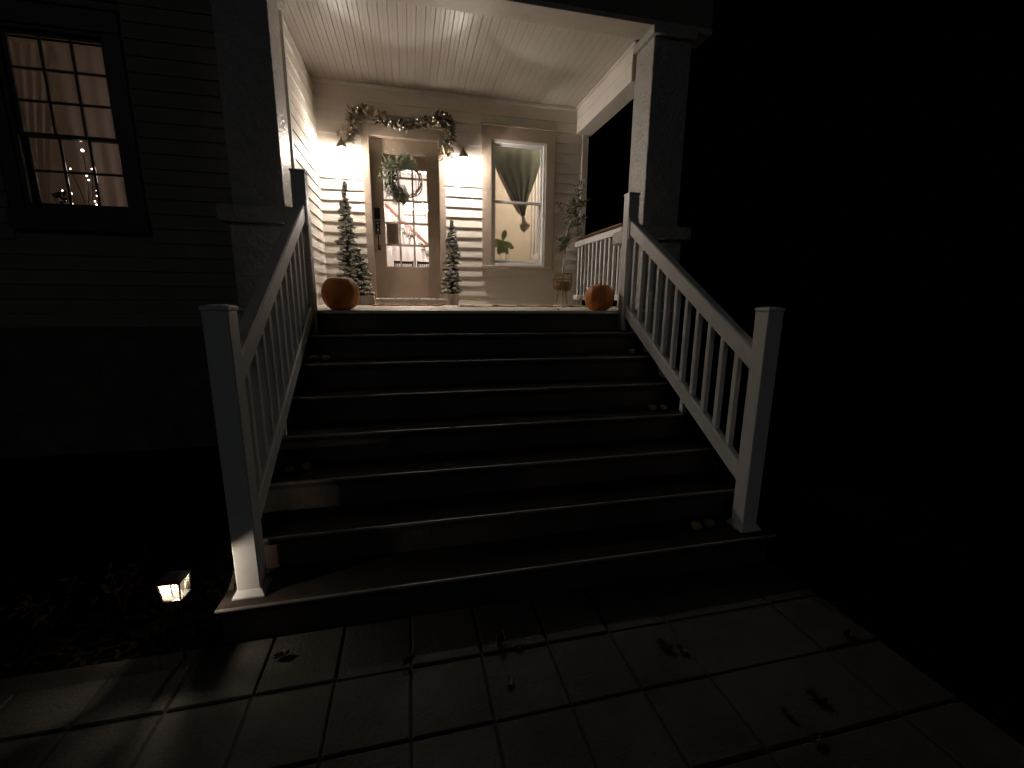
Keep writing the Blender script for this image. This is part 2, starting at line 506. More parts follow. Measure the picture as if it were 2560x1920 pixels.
# ceiling boards (bead board), running front to back
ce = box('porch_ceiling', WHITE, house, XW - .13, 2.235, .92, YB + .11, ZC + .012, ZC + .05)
x = XW + .001; bwid = .0885
while x < 2.233:
    x1 = min(x + bwid, 2.234)
    z = ZC + R.uniform(-.0008, .0008)
    h = (x + x1) / 2
    p = [(x + .0055, z), (h - .0040, z), (h - .0015, z + .004), (h + .0015, z + .004), (h + .0040, z), (x1 - .0055, z), (x1 - .0005, z + .009), (x1 - .0005, z + .0118), (x + .0005, z + .0118), (x + .0005, z + .009)]
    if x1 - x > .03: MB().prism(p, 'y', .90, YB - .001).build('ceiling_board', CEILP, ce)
    x = x1
box('ceiling_trim', WHITE, ce, 2.205, 2.234, .93, YB - .03, ZC - .03, ZC - .004, .004)
box('front_soffit_board', mat('soffit_shaded', (.46, .42, .36), .55, var=.2, vscale=4), ce, -1.75, 2.90, .64, .899, ZC - .016, ZC + .03, .003)  # weaker light on this underside is put into a darker colour
# side beam, front fascia, roof
be = box('side_beam', WHITE, house, 2.235, 2.46, 1.02, YB + .02, 3.817, 4.5, .003)
box('beam_trim', WHITE, be, 2.228, 2.2349, 1.02, YB - .03, 3.99, 4.0, 0)
box('front_fascia', WINGWALL, house, -1.75, 2.90, .655, .885, ZC + .031, 4.62, .004)
box('left_beam', WHITE, house, -1.61, -1.30, 1.02, YW - .03, 3.9, 4.5, .003)
roof = MB().prism([(-1.95, 4.62), (3.15, 4.62), (3.15, 4.70), (.6, 6.1), (-1.95, 4.70)], 'y', .45, 6.5).build('roof', DARKTRIM, house)
MB().prism([(-7.8, 5.2), (-1.2, 5.2), (-1.2, 5.3), (-4.4, 7.2), (-7.8, 5.3)], 'y', YW - .35, 6.5).build('roof', DARKTRIM, house)
# deck
dk = box('porch_floor', DECKP, house, -1.70, 2.75, .62, YB, H - .16, H - .0255)
box('landing_frame', STEPR, dk, -1.0, 1.86, .04, .615, H - .16, H - .026)
y = 0.0
first = True
while y < YB - .01:
    y1 = min(y + (.032 if first else .089), YB - .001)
    if y < .03: a, b = XL + .001, XR - .001
    elif y < .55: a, b = -1.03, 1.885
    else: a, b = XW + .001 if y > 1.24 else -1.70, 2.75
    box('deck_board', DECKP, dk, a, b, y + .0008, y1 - .0008, H - .025, H + R.uniform(-.0008, .0008), .002)
    y = y1; first = False
# skirting under the porch
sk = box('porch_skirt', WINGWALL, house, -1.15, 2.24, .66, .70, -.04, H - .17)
# threshold
# ---- front door
door = box('front_door', DOORP, house, 0, .01, 0, .01, 0, .01) if False else None
DY = 2.665
d = MB()
GX0, GX1, GZ0, GZ1 = -.445, .125, 1.945, 3.382
d.box(DX0 + .004, GX0, DY, DY + .045, 1.517, DZ1 - .005)
d.box(GX1, DX1 - .004, DY, DY + .045, 1.517, DZ1 - .005)
d.box(GX0, GX1, DY, DY + .045, 1.517, GZ0)
d.box(GX0, GX1, DY, DY + .045, GZ1, DZ1 - .005)
door = d.build('front_door', DOORP, house, bevel=.003)
m_ = MB()
for i in (1, 2):
    x = GX0 + (GX1 - GX0) * i / 3
    m_.box(x - .012, x + .012, DY + .006, DY + .040, GZ0, GZ1)
MR = [GZ0 + (GZ1 - GZ0) * i / 5 for i in range(6)]
for i in range(1, 5): 
    for j in range(3):
        xa = GX0 + (GX1 - GX0) * j / 3 + (.012 if j else 0); xb = GX0 + (GX1 - GX0) * (j + 1) / 3 - (.012 if j < 2 else 0)
        m_.box(xa, xb, DY + .006, DY + .040, MR[i] - .013, MR[i] + .013)
m_.build('muntins', DOORP, door)
for i in range(3):
    for j in range(5):
        xa = GX0 + (GX1 - GX0) * i / 3 + (.0125 if i else .001); xb = GX0 + (GX1 - GX0) * (i + 1) / 3 - (.0125 if i < 2 else .001)
        box('pane', GLASSM, door, xa, xb, DY + .020, DY + .0235, MR[j] + (.0135 if j else .001), MR[j + 1] - (.0135 if j < 4 else .001))
ph = MB()
ph.box(-.575, -.505, DY - .018, DY - .001, 2.555, 2.70)
ph.lathe([(.026, 0), (.026, .01)], 0, 0, 14) if False else None
ph.build('deadbolt', BLACK, door, bevel=.004)
hd = MB()
hd.box(-.572, -.508, DY - .016, DY - .001, 2.36, 2.53)
hd.box(-.556, -.516, DY - .015, DY - .001, 2.155, 2.22)
hd.tube([(-.538, DY - .012, 2.47), (-.538, DY - .055, 2.455), (-.537, DY - .07, 2.40), (-.536, DY - .066, 2.30), (-.536, DY - .045, 2.22), (-.536, DY - .012, 2.19)], [.011, .011, .010, .009, .009, .010], 8)
hd.tube([(-.538, DY - .02, 2.49), (-.538, DY - .06, 2.50)], .013, 8)
hd.build('door_handle', BLACK, door, bevel=.002)
# casing, stop, threshold
cs = MB()
cs.box(CX0, DX0, YB - .032, YB + .001, H, CZ1)
cs.box(DX1, CX1, YB - .032, YB + .001, H, CZ1)
cs.box(DX0, DX1, YB - .032, YB + .001, DZ1, CZ1)
cs.box(CX0 - .02, CX1 + .02, YB - .045, YB + .001, CZ1 + .0005, CZ1 + .035)
cs.build('door_casing', TAUPE, door, bevel=.003)
ds = MB()
ds.box(DX0 - .049, DX0 + .003, YB + .002, YB + .119, H, DZ1 + .003)
ds.box(DX1 - .003, DX1 + .049, YB + .002, YB + .119, H, DZ1 + .003)
ds.box(DX0 + .0035, DX1 - .0035, YB + .002, YB + .119, DZ1 - .003, DZ1 + .039)
ds.build('door_jamb', TAUPE, door)
box('threshold', WASH, door, -.675, .36, YB - .12, YB + .10, H + .001, H + .085, .006)

# ---- window builder
def window(x0, x1, z0, z1, yf, cw, mcase, mframe, grid_up, grid_lo, meet, parent, headx=.0, glass_m=None, sill_drop=.045):
    c = MB()
    c.box(x0 - cw, x0, yf - .03, yf + .001, z0 - .0, z1)
    c.box(x1, x1 + cw, yf - .03, yf + .001, z0 - .0, z1)
    c.box(x0 - cw, x1 + cw, yf - .03, yf + .001, z1 + .0003, z1 + .165)
    c.box(x0 - cw - .012, x1 + cw + .012, yf - .05, yf + .001, z1 + .1655, z1 + .188)
    win = c.build('window', mcase, parent, bevel=.003)
    box('sill', mcase, win, x0 - cw - .015, x1 + cw + .015, yf - .06, yf + .02, z0 - sill_drop, z0 - .0005, .004)
    f = MB()
    t = .036
    for (a, b, cc, dd) in ((x0, x0 + t, z0, z1), (x1 - t, x1, z0, z1), (x0 + t, x1 - t, z1 - t, z1), (x0 + t, x1 - t, z0, z0 + t)):
        f.box(a, b, yf - .012, yf + .10, cc, dd)
    f.build('frame', mframe, win, bevel=.004)
    ix0, ix1, iz0, iz1 = x0 + t, x1 - t, z0 + t, z1 - t
    def sash(za, zb, y0, y1, st, bt, tp, grid):
        s = MB()
        for (a, b, cc, dd) in ((ix0, ix0 + st, za, zb), (ix1 - st, ix1, za, zb), (ix0 + st, ix1 - st, za, za + bt), (ix0 + st, ix1 - st, zb - tp, zb)):
            s.box(a + .0005, b - .0005, y0, y1, cc + .0005, dd - .0005)
        so = s.build('sash', mframe, win, bevel=.003)
        gx0, gx1, gz0, gz1 = ix0 + st, ix1 - st, za + bt, zb - tp
        nx, nz = grid
        if nx * nz > 1:
            q = MB()
            for i in range(1, nx):
                xx = gx0 + (gx1 - gx0) * i / nx
                q.box(xx - .010, xx + .010, y0 + .006, y1 - .006, gz0, gz1)
            for j in range(1, nz):
                zz = gz0 + (gz1 - gz0) * j / nz
                for i in range(nx):
                    xa = gx0 + (gx1 - gx0) * i / nx + (.010 if i else 0); xb = gx0 + (gx1 - gx0) * (i + 1) / nx - (.010 if i < nx - 1 else 0)
                    q.box(xa, xb, y0 + .006, y1 - .006, zz - .010, zz + .010)
            q.build('muntins', mframe, win)
        for i in range(nx):
            for j in range(nz):
                xa = gx0 + (gx1 - gx0) * i / nx + (.0105 if i else .001); xb = gx0 + (gx1 - gx0) * (i + 1) / nx - (.0105 if i < nx - 1 else .001)
                zp = gz0 + (gz1 - gz0) * j / nz + (.0105 if j else .001); zq = gz0 + (gz1 - gz0) * (j + 1) / nz - (.0105 if j < nz - 1 else .001)
                ym = (y0 + y1) / 2
                box('pane', GLASSM, win, xa, xb, ym - .002, ym + .002, zp, zq)
    sash(meet - .005, iz1, yf + .022, yf + .050, .030, .034, .030, grid_up)
    sash(iz0, meet + .03, yf + .055, yf + .083, .034, .050, .034, grid_lo)
    return win
w1 = window(WX0, WX1, WZ0, WZ1, YB, .133, TAUPE, VINYL, (1, 1), (1, 1), 2.855, house)
w2 = window(WWX0, WWX1, WWZ0, WWZ1, YW, .11, DARKTRIM, DARKTRIM, (3, 3), (3, 2), 2.90, house, sill_drop=.16)
w2['label'] = 'dark framed window in the left wing with small panes'

# ---- interior shells
ir = MB()
ir.box(-1.6, .75, 5.6, 5.68, H, 4.3); ir.box(-1.68, -1.6, YB + .13, 5.68, H, 4.3); ir.box(-1.6, 2.38, YB + .13, 5.68, 4.22, 4.3)
ir.build('foyer_wall', INWALL, house)
box('partition_wall', INWALL, house, .75, .80, YB + .13, 5.6, H, 4.21)
box('foyer_beam', DOORP, house, -1.59, .74, 2.98, 3.14, 3.28, 4.2)
ib = MB()
ib.box(.801, 2.30, 4.35, 4.43, H, 4.21); ib.box(2.301, 2.38, YB + .13, 4.43, H, 4.21)
ib.build('sitting_room_wall', INCREAM, house)
ins = MB().box(.801, 2.38, YB + .121, YB + .129, H, WZ0 - .03).box(.801, 1.0, YB + .121, YB + .129, WZ0 - .029, 4.2).box(1.8, 2.38, YB + .121, YB + .129, WZ0 - .029, 4.2)
ins.build('inner_wall_face', INCREAM, house)
box('right_side_wall', WINGWALL, house, 2.381, 2.42, YB + .121, 6.4, 0, 4.6)
box('interior_floor', INFLOOR, house, -1.6, 2.38, YB + .121, 5.59, H - .02, H + .02)
ic = MB()
for xx in (2.07, 2.13, 2.185): ic.box(xx, xx + .03, 4.29, 4.349, 1.5, 3.9)
ic.build('cased_opening', VINYL, house)

# wing room
wr = MB()
wr.box(-5.6, -1.6, 3.2, 3.28, 1.3, 4.6); wr.box(-5.68, -5.6, YW + .13, 3.28, 1.3, 4.6); wr.box(-1.6, -1.55, YW + .13, 3.28, 1.3, 4.6)
wr.box(-5.6, -1.6, YW + .13, 3.2, 4.52, 4.6); wr.box(-5.6, -1.6, YW + .13, 3.2, 1.3, 1.4)
wr.build('wing_room_wall', INCREAM, house)

# ------------------------------------------------------------------ porch columns
def column(x0, x1, label):
    t = thing('porch_column', label, 'column', ((x0 + x1) / 2, .83, 0), 'square porch columns')
    box('shaft', COLP, t, x0, x1, .65, 1.02, 2.285, 4.066, .006)
    cp = MB()
    cp.box(x0 - .035, x1 + .035, .605, 1.13, 4.067, ZC - .0165)
    cp.build('capital', COLP, t, bevel=.005)
    box('necking', COLP, t, x0 - .012, x1 + .012, .638, 1.032, 4.045, 4.066, .003) if False else None
    pd = MB().box(x0 - .02, x1 + .02, .585, 1.10, H + .001, 2.145)
    pd.box(x0 - .02, x1 + .02, .585, .618, -.04, H - .001)
    pd.build('pedestal', COLP, t, bevel=.005)
    box('pedestal_cap', COLP, t, x0 - .09, x1 + .09, .52, 1.17, 2.147, 2.284, .012)
    return t
column(-1.608, -1.195, 'square textured porch column left of the steps, its front face in darkness')
column(2.272, 2.686, 'square textured porch column right of the steps beside the white side railing')

# ------------------------------------------------------------------ front steps
st = thing('front_steps', 'wide dark brown wooden steps climbing to the lit porch', 'stairs', (.43, -.9, 0))
for k in range(1, 8):
    z = H - k * RI
    a, b = (XL - .10, XR + .10) if k == 1 else (-1.036, 1.892)
    yb = -(k - 1) * T + .024
    tr = MB().prism([(-k * T + .011, z - .036), (-k * T + .011, z), (yb, z), (yb, z - .036)], 'x', a, b).build('tread', STEP, st)
    MB().prism([(-k * T + .0105, z - .011), (-k * T + .001, z - .011), (-k * T, z - .009), (-k * T, z - .004), (-k * T + .0035, z + .001), (-k * T + .0105, z + .0015)], 'x', a, b).build('nosing', NOSE, tr)
    box('nosing_base', STEP, tr, a, b, -k * T + .003, -k * T + .0105, z - .036, z - .0115)
for k in range(0, 8):
    z = H - k * RI
    y0 = -k * T + .028
    a, b = -1.015, 1.87
    box('riser', STEPR, st, a, b, y0, y0 + .02, (z - RI + .0005) if k < 7 else -.03, z - .0365 if k else z - .0265)
for x0 in (-1.035, 1.871):
    MB().prism([(.03, H - .2), (-7 * T + .05, RI - .06), (-7 * T + .05, -.04), (.03, -.04)], 'x', x0, x0 + .019).build('stringer', STEPR, st)

# ------------------------------------------------------------------ stair railings
def newel(t, x0, y0, zb, zt):
    p = box('newel_post', VINYL, t, x0, x0 + NW, y0, y0 + NW, zb + .001, zt - .018, .004)
    cx, cy = x0 + NW / 2, y0 + NW / 2
    h = NW / 2
    MB().frustum(cx, cy, zt - .018, zt - .002, h + .004, h + .004, h + .004, h + .004).frustum(cx, cy, zt - .0019, zt + .006, h + .003, h + .003, .02, .02).build('post_cap', VINYL, p, bevel=.002)
    if zb < 1: MB().frustum(cx, cy, zb + .0012, zb + .010, h + .018, h + .018, h + .018, h + .018).frustum(cx, cy, zb + .0101, zb + .034, h + .016, h + .016, h + .003, h + .003).build('post_skirt', VINYL, p)
def slope_top(y): return 2.165 + (y + .16) * .612
def slope_bot(y): return 1.405 + (y + .2) * .592
def stair_rail(x0, label, inner):
    t = thing('stair_railing', label, 'railing', (x0 + NW / 2, -.9, 0), 'white stair railings')
    newel(t, x0, -.075, H - RI, H - RI + 1.195)
    newel(t, x0, -1.74, RI, RI + 1.315)
    cx = x0 + NW / 2
    ya, yb = -.0755, -1.6415
    w_ = .034
    def rail(nm, f, th, w_):
        MB().prism([(ya, f(ya)), (yb, f(yb)), (yb, f(yb) - th), (ya, f(ya) - th)], 'x', cx - w_, cx + w_).build(nm, VINYL, t, bevel=.008)
    rail('top_rail', slope_top, .125, .036)
    rail('bottom_rail', slope_bot, .115, .030)
    for i in range(11):
        y = -.158 - .134 * i
        b = MB()
        y0, y1 = y - .018, y + .018
        b.prism([(y0, slope_bot(y0) + .0005), (y1, slope_bot(y1) + .0005), (y1, slope_top(y1) - .1255), (y0, slope_top(y0) - .1255)], 'x', cx - .018, cx + .018)
        b.build('baluster', VINYL, t, bevel=.003)
    for y, s_ in ((-.077, -1), (-1.64, 1)):
        f = slope_top
        q0, q1 = (y - .0, y - .016) if s_ < 0 else (y + .016, y)
        box('rail_bracket', VINYL, t, cx - .045, cx + .045, min(q0, q1) - .0005, max(q0, q1) + .0005, f(y) - .165, f(y) + .012, .003) if s_ < 0 else None
    box('rail_support', VINYL, t, cx - .018, cx + .018, -1.02, -.985, H - 4 * RI + .001, slope_bot(-1.0) - .112)
    return t
stair_rail(XL - NW, 'white stair railing on the left side of the steps, near the path lantern', 1)
stair_rail(XR, 'white stair railing on the right side of the steps, lit from the porch', -1)

# porch side railing
t = thing('porch_railing', 'short white porch railing with brown cap between wall and right column', 'railing', (2.30, 1.8, H))
y0, y1 = 1.103, YB - .028
box('top_rail', VINYL, t, 2.262, 2.332, y0, y1, 2.275, 2.352, .006)
box('rail_cap', BROWNR, t, 2.29, 2.40, 1.171, y1, 2.385, 2.41, .006)
box('cap_support', DARKTRIM, t, 2.31, 2.37, 1.171, y1, 2.353, 2.3845)
box('bottom_rail', VINYL, t, 2.266, 2.328, y0, y1, 1.515, 1.585, .005)
for i in range(11):
    y = 1.20 + i * .128
    box('baluster', VINYL, t, 2.279, 2.315, y - .018, y + .018, 1.5855, 2.2745, .003)
box('foot_block', VINYL, t, 2.28, 2.314, 1.84, 1.875, H + .001, 1.5145)

# ------------------------------------------------------------------ wall sconces
def sconce(x, label):
    t = thing('wall_sconce', label, 'wall lamp', (x, YB - .02, 3.1), 'lantern sconces beside the front door')
    yc = YB - .150
    MB().box(x - .045, x + .045, YB - .034, YB - .0195, 3.20, 3.36).build('back_plate', BRONZE, t, bevel=.006)
    MB().tube([(x, YB - .034, 3.225), (x, YB - .08, 3.160), (x, yc, 3.172), (x, yc, 3.18)], .0055, 8).build('arm', BRONZE, t, smooth=True)
    c = MB()
    c.lathe([(.075, 3.345), (.077, 3.352), (.066, 3.375), (.046, 3.40), (.030, 3.425), (.018, 3.44), (.010, 3.448), (.008, 3.468), (.003, 3.478)], x, yc, 6, a0=PI / 6)
    c.build('cap', BRONZE, t)
    fr = MB()
    for i in range(6):
        a = PI / 6 + i * PI / 3
        fr.tube([(x + .062 * math.cos(a), yc + .062 * math.sin(a), 3.345), (x + .040 * math.cos(a), yc + .040 * math.sin(a), 3.215)], .0035, 5)
    fr.tube([(x + .040 * math.cos(PI / 6 + i * PI / 3), yc + .040 * math.sin(PI / 6 + i * PI / 3), 3.213) for i in range(6)], .003, 5, closed=True)
    fr.lathe([(.003, 3.150), (.009, 3.160), (.006, 3.172), (.010, 3.180), (.010, 3.186)], x, yc, 8)
    for i in range(3):
        a = PI / 6 + i * 2 * PI / 3
        fr.tube([(x, yc, 3.183), (x + .040 * math.cos(a), yc + .040 * math.sin(a), 3.211)], .0022, 4)
    fr.build('cage', BRONZE, t)
    gl = MB()
    pts = []
    for r, z in ((.058, 3.343), (.037, 3.2145)):
        for i in range(6):
            a = PI / 6 + i * PI / 3
            pts.append((x + r * math.cos(a), yc + r * math.sin(a), z))
    gl.add(pts, [(i, (i + 1) % 6, (i + 1) % 6 + 6, i + 6) for i in range(6)])
    gl.build('lamp_glass', GLOWG, t)
    MB().ball((x, yc, 3.274), .034, 14, 8, (1, 1, 1.4)).build('bulb', BULBM, t, smooth=True)
sconce(-.915, 'lit lantern sconce left of the front door, above the tallest snowy tree')
sconce(.605, 'lit lantern sconce between the front door and the window')

# ------------------------------------------------------------------ snowy trees
def snowy(x, y, zb, ht, rad, label, pot):
    t = thing('snowy_tree', label, 'artificial tree', (x, y, H), 'slim snow flocked trees by the door')
    bend = [(R.uniform(-.012, .012), R.uniform(-.012, .012)) for _ in range(9)]
    def cx(f):
        i = min(7, int(f * 8)); u = f * 8 - i
        return x + bend[i][0] * (1 - u) + bend[i + 1][0] * u, y + bend[i][1] * (1 - u) + bend[i + 1][1] * u
    pts = []
    for i in range(9):
        a, b = cx(min(i / 8, .999)); pts.append((a, b, zb + ht * i / 8))
    MB().tube(pts, [.012 - .001 * i for i in range(9)], 6).build('trunk', BARK, t, smooth=True)
    nd = MB(); sn = MB()
    z = .04
    while z < ht * .985:
        f = z / ht
        L = rad * (1 - f) ** .62 * R.uniform(.70, 1.12) + .012
        nb = R.choice((5, 6)) if f < .85 else 3
        a0 = R.uniform(0, 2 * PI)
        px, py = cx(f)
        for i in range(nb):
            a = a0 + 2 * PI * i / nb + R.uniform(-.4, .4)
            l = L * R.uniform(.55, 1.25)
            up = R.uniform(-.15, .35) if f < .85 else R.uniform(.8, 2.0)
            dv = Vector((math.cos(a), math.sin(a), up)).normalized()
            base = Vector((px, py, zb + z + R.uniform(-.012, .012)))
            k = max(2, int(l / .022))
            for j in range(k):
                p = base + dv * l * (j + .8) / k + Vector((0, 0, -.020 * (j / k) ** 2))
                nd.tuft(p, dv + Vector((0, 0, -.25)), .034 if f < .9 else .022, 13, 1.25, .0042)
                if j >= k * .35 or f > .9:
                    sn.tuft(p + Vector((0, 0, .016)), dv + Vector((0, 0, .6)), .030, 12, 1.3, .0052)
                    sn.ball(p + Vector((R.uniform(-.008, .008), R.uniform(-.008, .008), R.uniform(.012, .024))), R.uniform(.010, .021) * (1 if f < .9 else .6), 6, 4, (1.35, 1.35, .7), jit=.35)
        for j in range(3): nd.tuft(Vector((px, py, zb + z + R.uniform(-.02, .02))), (R.uniform(-1, 1), R.uniform(-1, 1), .3), min(.045, L + .01), 12, 1.6, .0042)
        z += R.uniform(.028, .040)
    stuff(nd.build('needles', NEEDLE, t))
    stuff(sn.build('snow', SNOW, t, smooth=True))
    if pot == 'box':
        MB().frustum(x + .06, y, H + .001, zb + .03, .12, .075, .10, .065).build('pot', WASH, t, bevel=.003)
    elif pot == 'bucket':
        MB().lathe([(.070, H + .001), (.082, zb + .025), (.084, zb + .03), (.074, zb + .028)], x, y, 16).build('pot', WASH, t)
    else:
        MB().lathe([(.05, H + .001), (.058, zb + .01)], x, y, 14).build('pot', WASH, t)
snowy(-.905, 2.33, H + .10, 1.40, .135, 'tallest snow flocked pencil tree, left of the front door under the sconce', 'small')
snowy(-.765, 2.20, H + .09, .62, .135, 'short bushy snow flocked tree in a whitewashed box between tall tree and door', 'box')
snowy(.425, 2.35, H + .12, .99, .120, 'snow flocked pencil tree in a bucket right of the front door', 'bucket')

# ------------------------------------------------------------------ wreath
t = thing('wreath', 'grapevine wreath with green cedar sprays hung on the door glass', 'wreath', (-.17, 2.62, 3.06))
vn = MB()
cx, cz, rr = -.150, 3.055, .198
for s_ in range(9):
    ph = R.uniform(0, 6); k1 = R.choice((3, 4, 5)); rad_ = rr + R.uniform(-.022, .022)
    pts = []
    for i in range(40):
        a = 2 * PI * i / 40
        q = rad_ + .011 * math.sin(k1 * a + ph)
        pts.append((cx + q * math.cos(a), DY - .030 + .012 * math.cos(k1 * a + ph), cz + q * math.sin(a)))
    vn.tube(pts, R.uniform(.004, .0065), 5, closed=True)
vn.build('vine_ring', VINE, t, smooth=True)
fo = MB(); fl = MB(); fd = MB()
for i in range(420):
    a = math.radians(R.uniform(62, 268))
    wgt = math.sin((math.degrees(a) - 55) / 215 * PI)
    q = rr + .018 * wgt + R.gauss(.0, .040) * (.6 + wgt)
    p = Vector((cx + q * math.cos(a), DY - .035 - R.uniform(0, .07), cz + q * math.sin(a)))
    down = math.degrees(a) > 150
    dv = Vector((R.uniform(-.6, .4), R.uniform(-.6, 0), R.uniform(-1.2, -.2) if down else R.uniform(-.5, .8)))
    if 60 < math.degrees(a) < 120: dv.x += .6
    L = R.uniform(.05, .10)
    tgt = fl if (R.random() < .25 and q > rr) else fo
    for j in range(5):
        tgt.tuft(p + dv.normalized() * L * j / 5, dv, .034, 6, .9, .0016)
for i in range(120):      # sprays trailing below on the left
    p = Vector((cx - R.uniform(.02, .20), DY - .04 - R.uniform(0, .05), cz - R.uniform(.05, .20)))
    for j in range(6):
        fo.tuft(p + Vector((.03 * j * .3, 0, -.02 * j)), (0.25, -.2, -1), .036, 5, .7, .0016)
for i in range(44):
    a = math.radians(R.uniform(130, 225))
    q = rr + R.uniform(-.06, .02)
    p = (cx + q * math.cos(a), DY - .09 - R.uniform(0, .02), cz + q * math.sin(a))
    fd.leaf(p, (R.uniform(-.5, .5), -.3, R.uniform(-1, .1)), R.uniform(.04, .065), .024)
stuff(fo.build('cedar_sprays', WREATHG, t)); stuff(fl.build('light_sprays', WREATHL, t)); stuff(fd.build('dark_leaves', EUCA, t))

# ------------------------------------------------------------------ garland
t = thing('garland', 'draped garland of brown green leaves, ribbon and ornaments over the front door', 'garland', (-.15, 2.56, 3.7))
path = [(-.82, 3.46), (-.80, 3.56), (-.775, 3.66), (-.78, 3.76), (-.70, 3.82), (-.61, 3.81), (-.50, 3.77), (-.40, 3.735), (-.29, 3.69), (-.18, 3.69), (-.07, 3.71), (.06, 3.75), (.18, 3.78), (.28, 3.82), (.36, 3.845), (.43, 3.80), (.455, 3.70), (.45, 3.60), (.42, 3.50), (.385, 3.41), (.37, 3.36)]
def gp(u):
    u = u * (len(path) - 1); i = min(int(u), len(path) - 2); f = u - i
    return Vector((path[i][0] * (1 - f) + path[i + 1][0] * f, 2.555, path[i][1] * (1 - f) + path[i + 1][1] * f))
MB().tube([gp(i / 40) for i in range(41)], .008, 6).build('vine', BARK, t, smooth=True)
ga = MB(); gb = MB()
for i in range(620):
    u = R.random()
    p = gp(u) + Vector((R.gauss(0, .018), R.uniform(-.05, .02), R.gauss(0, .018)))
    dv = Vector((R.uniform(-1, 1), R.uniform(-.7, .1), R.uniform(-1, 1)))
    (ga if R.random() < .55 else gb).leaf(p, dv, R.uniform(.045, .095), R.uniform(.034, .060), droop=R.uniform(0, .6))
for i in range(50):
    p = gp(R.random()); gb.tuft(p, (R.uniform(-1, 1), -.4, R.uniform(-1, 1)), .06, 7, .9, .0016)
stuff(ga.build('leaves', GARL, t)); stuff(gb.build('dark_leaves', GARLD, t))
for (u0, sx, L) in ((.22, 1, .22), (.27, 1, .26), (.05, -1, .2), (.94, -1, .16)):
    p0 = gp(u0); prev = None; rb = MB()
    for j in range(15):
        f = j / 14
        c = p0 + Vector((sx * L * f * .8, -.095 + .02 * math.sin(f * 9), .03 * math.sin(f * 11 + u0 * 9) - .02 * f))
        a_, b_ = c + Vector((0, .006, .03)), c + Vector((0, -.006, -.03))
        if prev: rb.add([prev[0], prev[1], b_, a_], [(0, 1, 2, 3)])
        prev = (a_, b_)
    rb.build('ribbon', RIBBON, t, smooth=True)
prev = None; rb = MB()
for j in range(16):
    f = j / 15; a = f * 5
    c = Vector((-.86 + .03 * math.sin(a * 1.3), 2.50, 3.47 - .02 * f + .03 * math.cos(a)))
    a_, b_ = c + Vector((0, .006, .014)), c + Vector((0, -.006, -.014))
    if prev: rb.add([prev[0], prev[1], b_, a_], [(0, 1, 2, 3)])
    prev = (a_, b_)
rb.build('ribbon', RIBBON, t, smooth=True)
for (u, dx, dz, r_, m_) in ((.385, 0, -.02, .034, SILVER), (.45, 0, -.045, .036, SILVER), (.47, .03, -.075, .022, GOLD), (.555, 0, -.01, .026, SILVER), (.61, .03, -.01, .034, GOLD), (.625, .04, -.075, .026, GOLD), (.18, .02, .0, .03, SILVER), (.24, .0, -.01, .026, GOLD), (.06, 0, .02, .022, GOLD), (.10, .03, -.04, .022, SILVER), (.83, -.01, 0, .02, GOLD), (.88, 0, 0, .02, SILVER), (.93, .02, -.01, .022, GOLD), (.98, -.02, .01, .02, SILVER), (.33, -.02, -.03, .024, SILVER)):
    p = gp(u) + Vector((dx, -.06, dz))
    MB().ball(p, r_, 12, 8, jit=.02).build('ornament', m_, t, smooth=True)
for (u, dx, dz) in ((.20, 0, .0), (.39, 0, 0), (.46, .0, -.05), (.62, 0, .0), (.64, .02, -.07), (.03, 0, -.01), (.70, 0, .0), (.90, 0, 0), (.96, .02, 0), (.53, .01, .02)):
    MB().ball(gp(u) + Vector((dx, -.10, dz)), .006, 6, 4).build('mini_bulb', MINIL, t)

# ------------------------------------------------------------------ pumpkins
def pumpkin(x, y, r, hs, label, ribs=11, seed=0):
    rr_ = random.Random(seed)
    t = thing('pumpkin', label, 'pumpkin', (x, y, H), 'orange pumpkins at the top of the steps')
    b = MB(); N = ribs * 6; Mr = 16
    vs = []
    for j in range(Mr + 1):
        ph = -PI / 2 + PI * j / Mr
        for i in range(N):
            a = 2 * PI * i / N
            rib = 1 - .030 * abs(math.cos(ribs * a / 2)) ** 3 * (.4 + .6 * math.cos(ph))
            q = r * rib * (1 + .02 * math.sin(2 * a + seed))
            rad_ = q * math.cos(ph) ** .82 if math.cos(ph) > 1e-6 else 0
            zz = r * hs * (math.sin(ph) - .13 * math.exp(-(math.cos(ph) / .32) ** 2) * (1 if ph > 0 else -.9))
            vs.append((x + rad_ * math.cos(a), y + rad_ * math.sin(a), zz))
    mn = min(v[2] for v in vs)
    vs = [(v[0], v[1], v[2] - mn + H + .0005) for v in vs]
    fs = [(j * N + i, j * N + (i + 1) % N, (j + 1) * N + (i + 1) % N, (j + 1) * N + i) for j in range(Mr) for i in range(N)]
    b.add(vs, fs).build('body', ORANGE, t, smooth=True)
    zt = H + r * hs * 1.74
    MB().tube([(x, y, zt - .01), (x + .003, y, zt + .008), (x + .008, y + .004, zt + .014)], [.02, .014, .012], 7).build('stem', STEM, t, smooth=True)
pumpkin(-.712, .160, .150, .97, 'big orange pumpkin in shade at the top left of the steps', 12, 3)
pumpkin(1.600, .165, .138, .96, 'orange pumpkin lit warm at the top right of the steps', 11, 8)

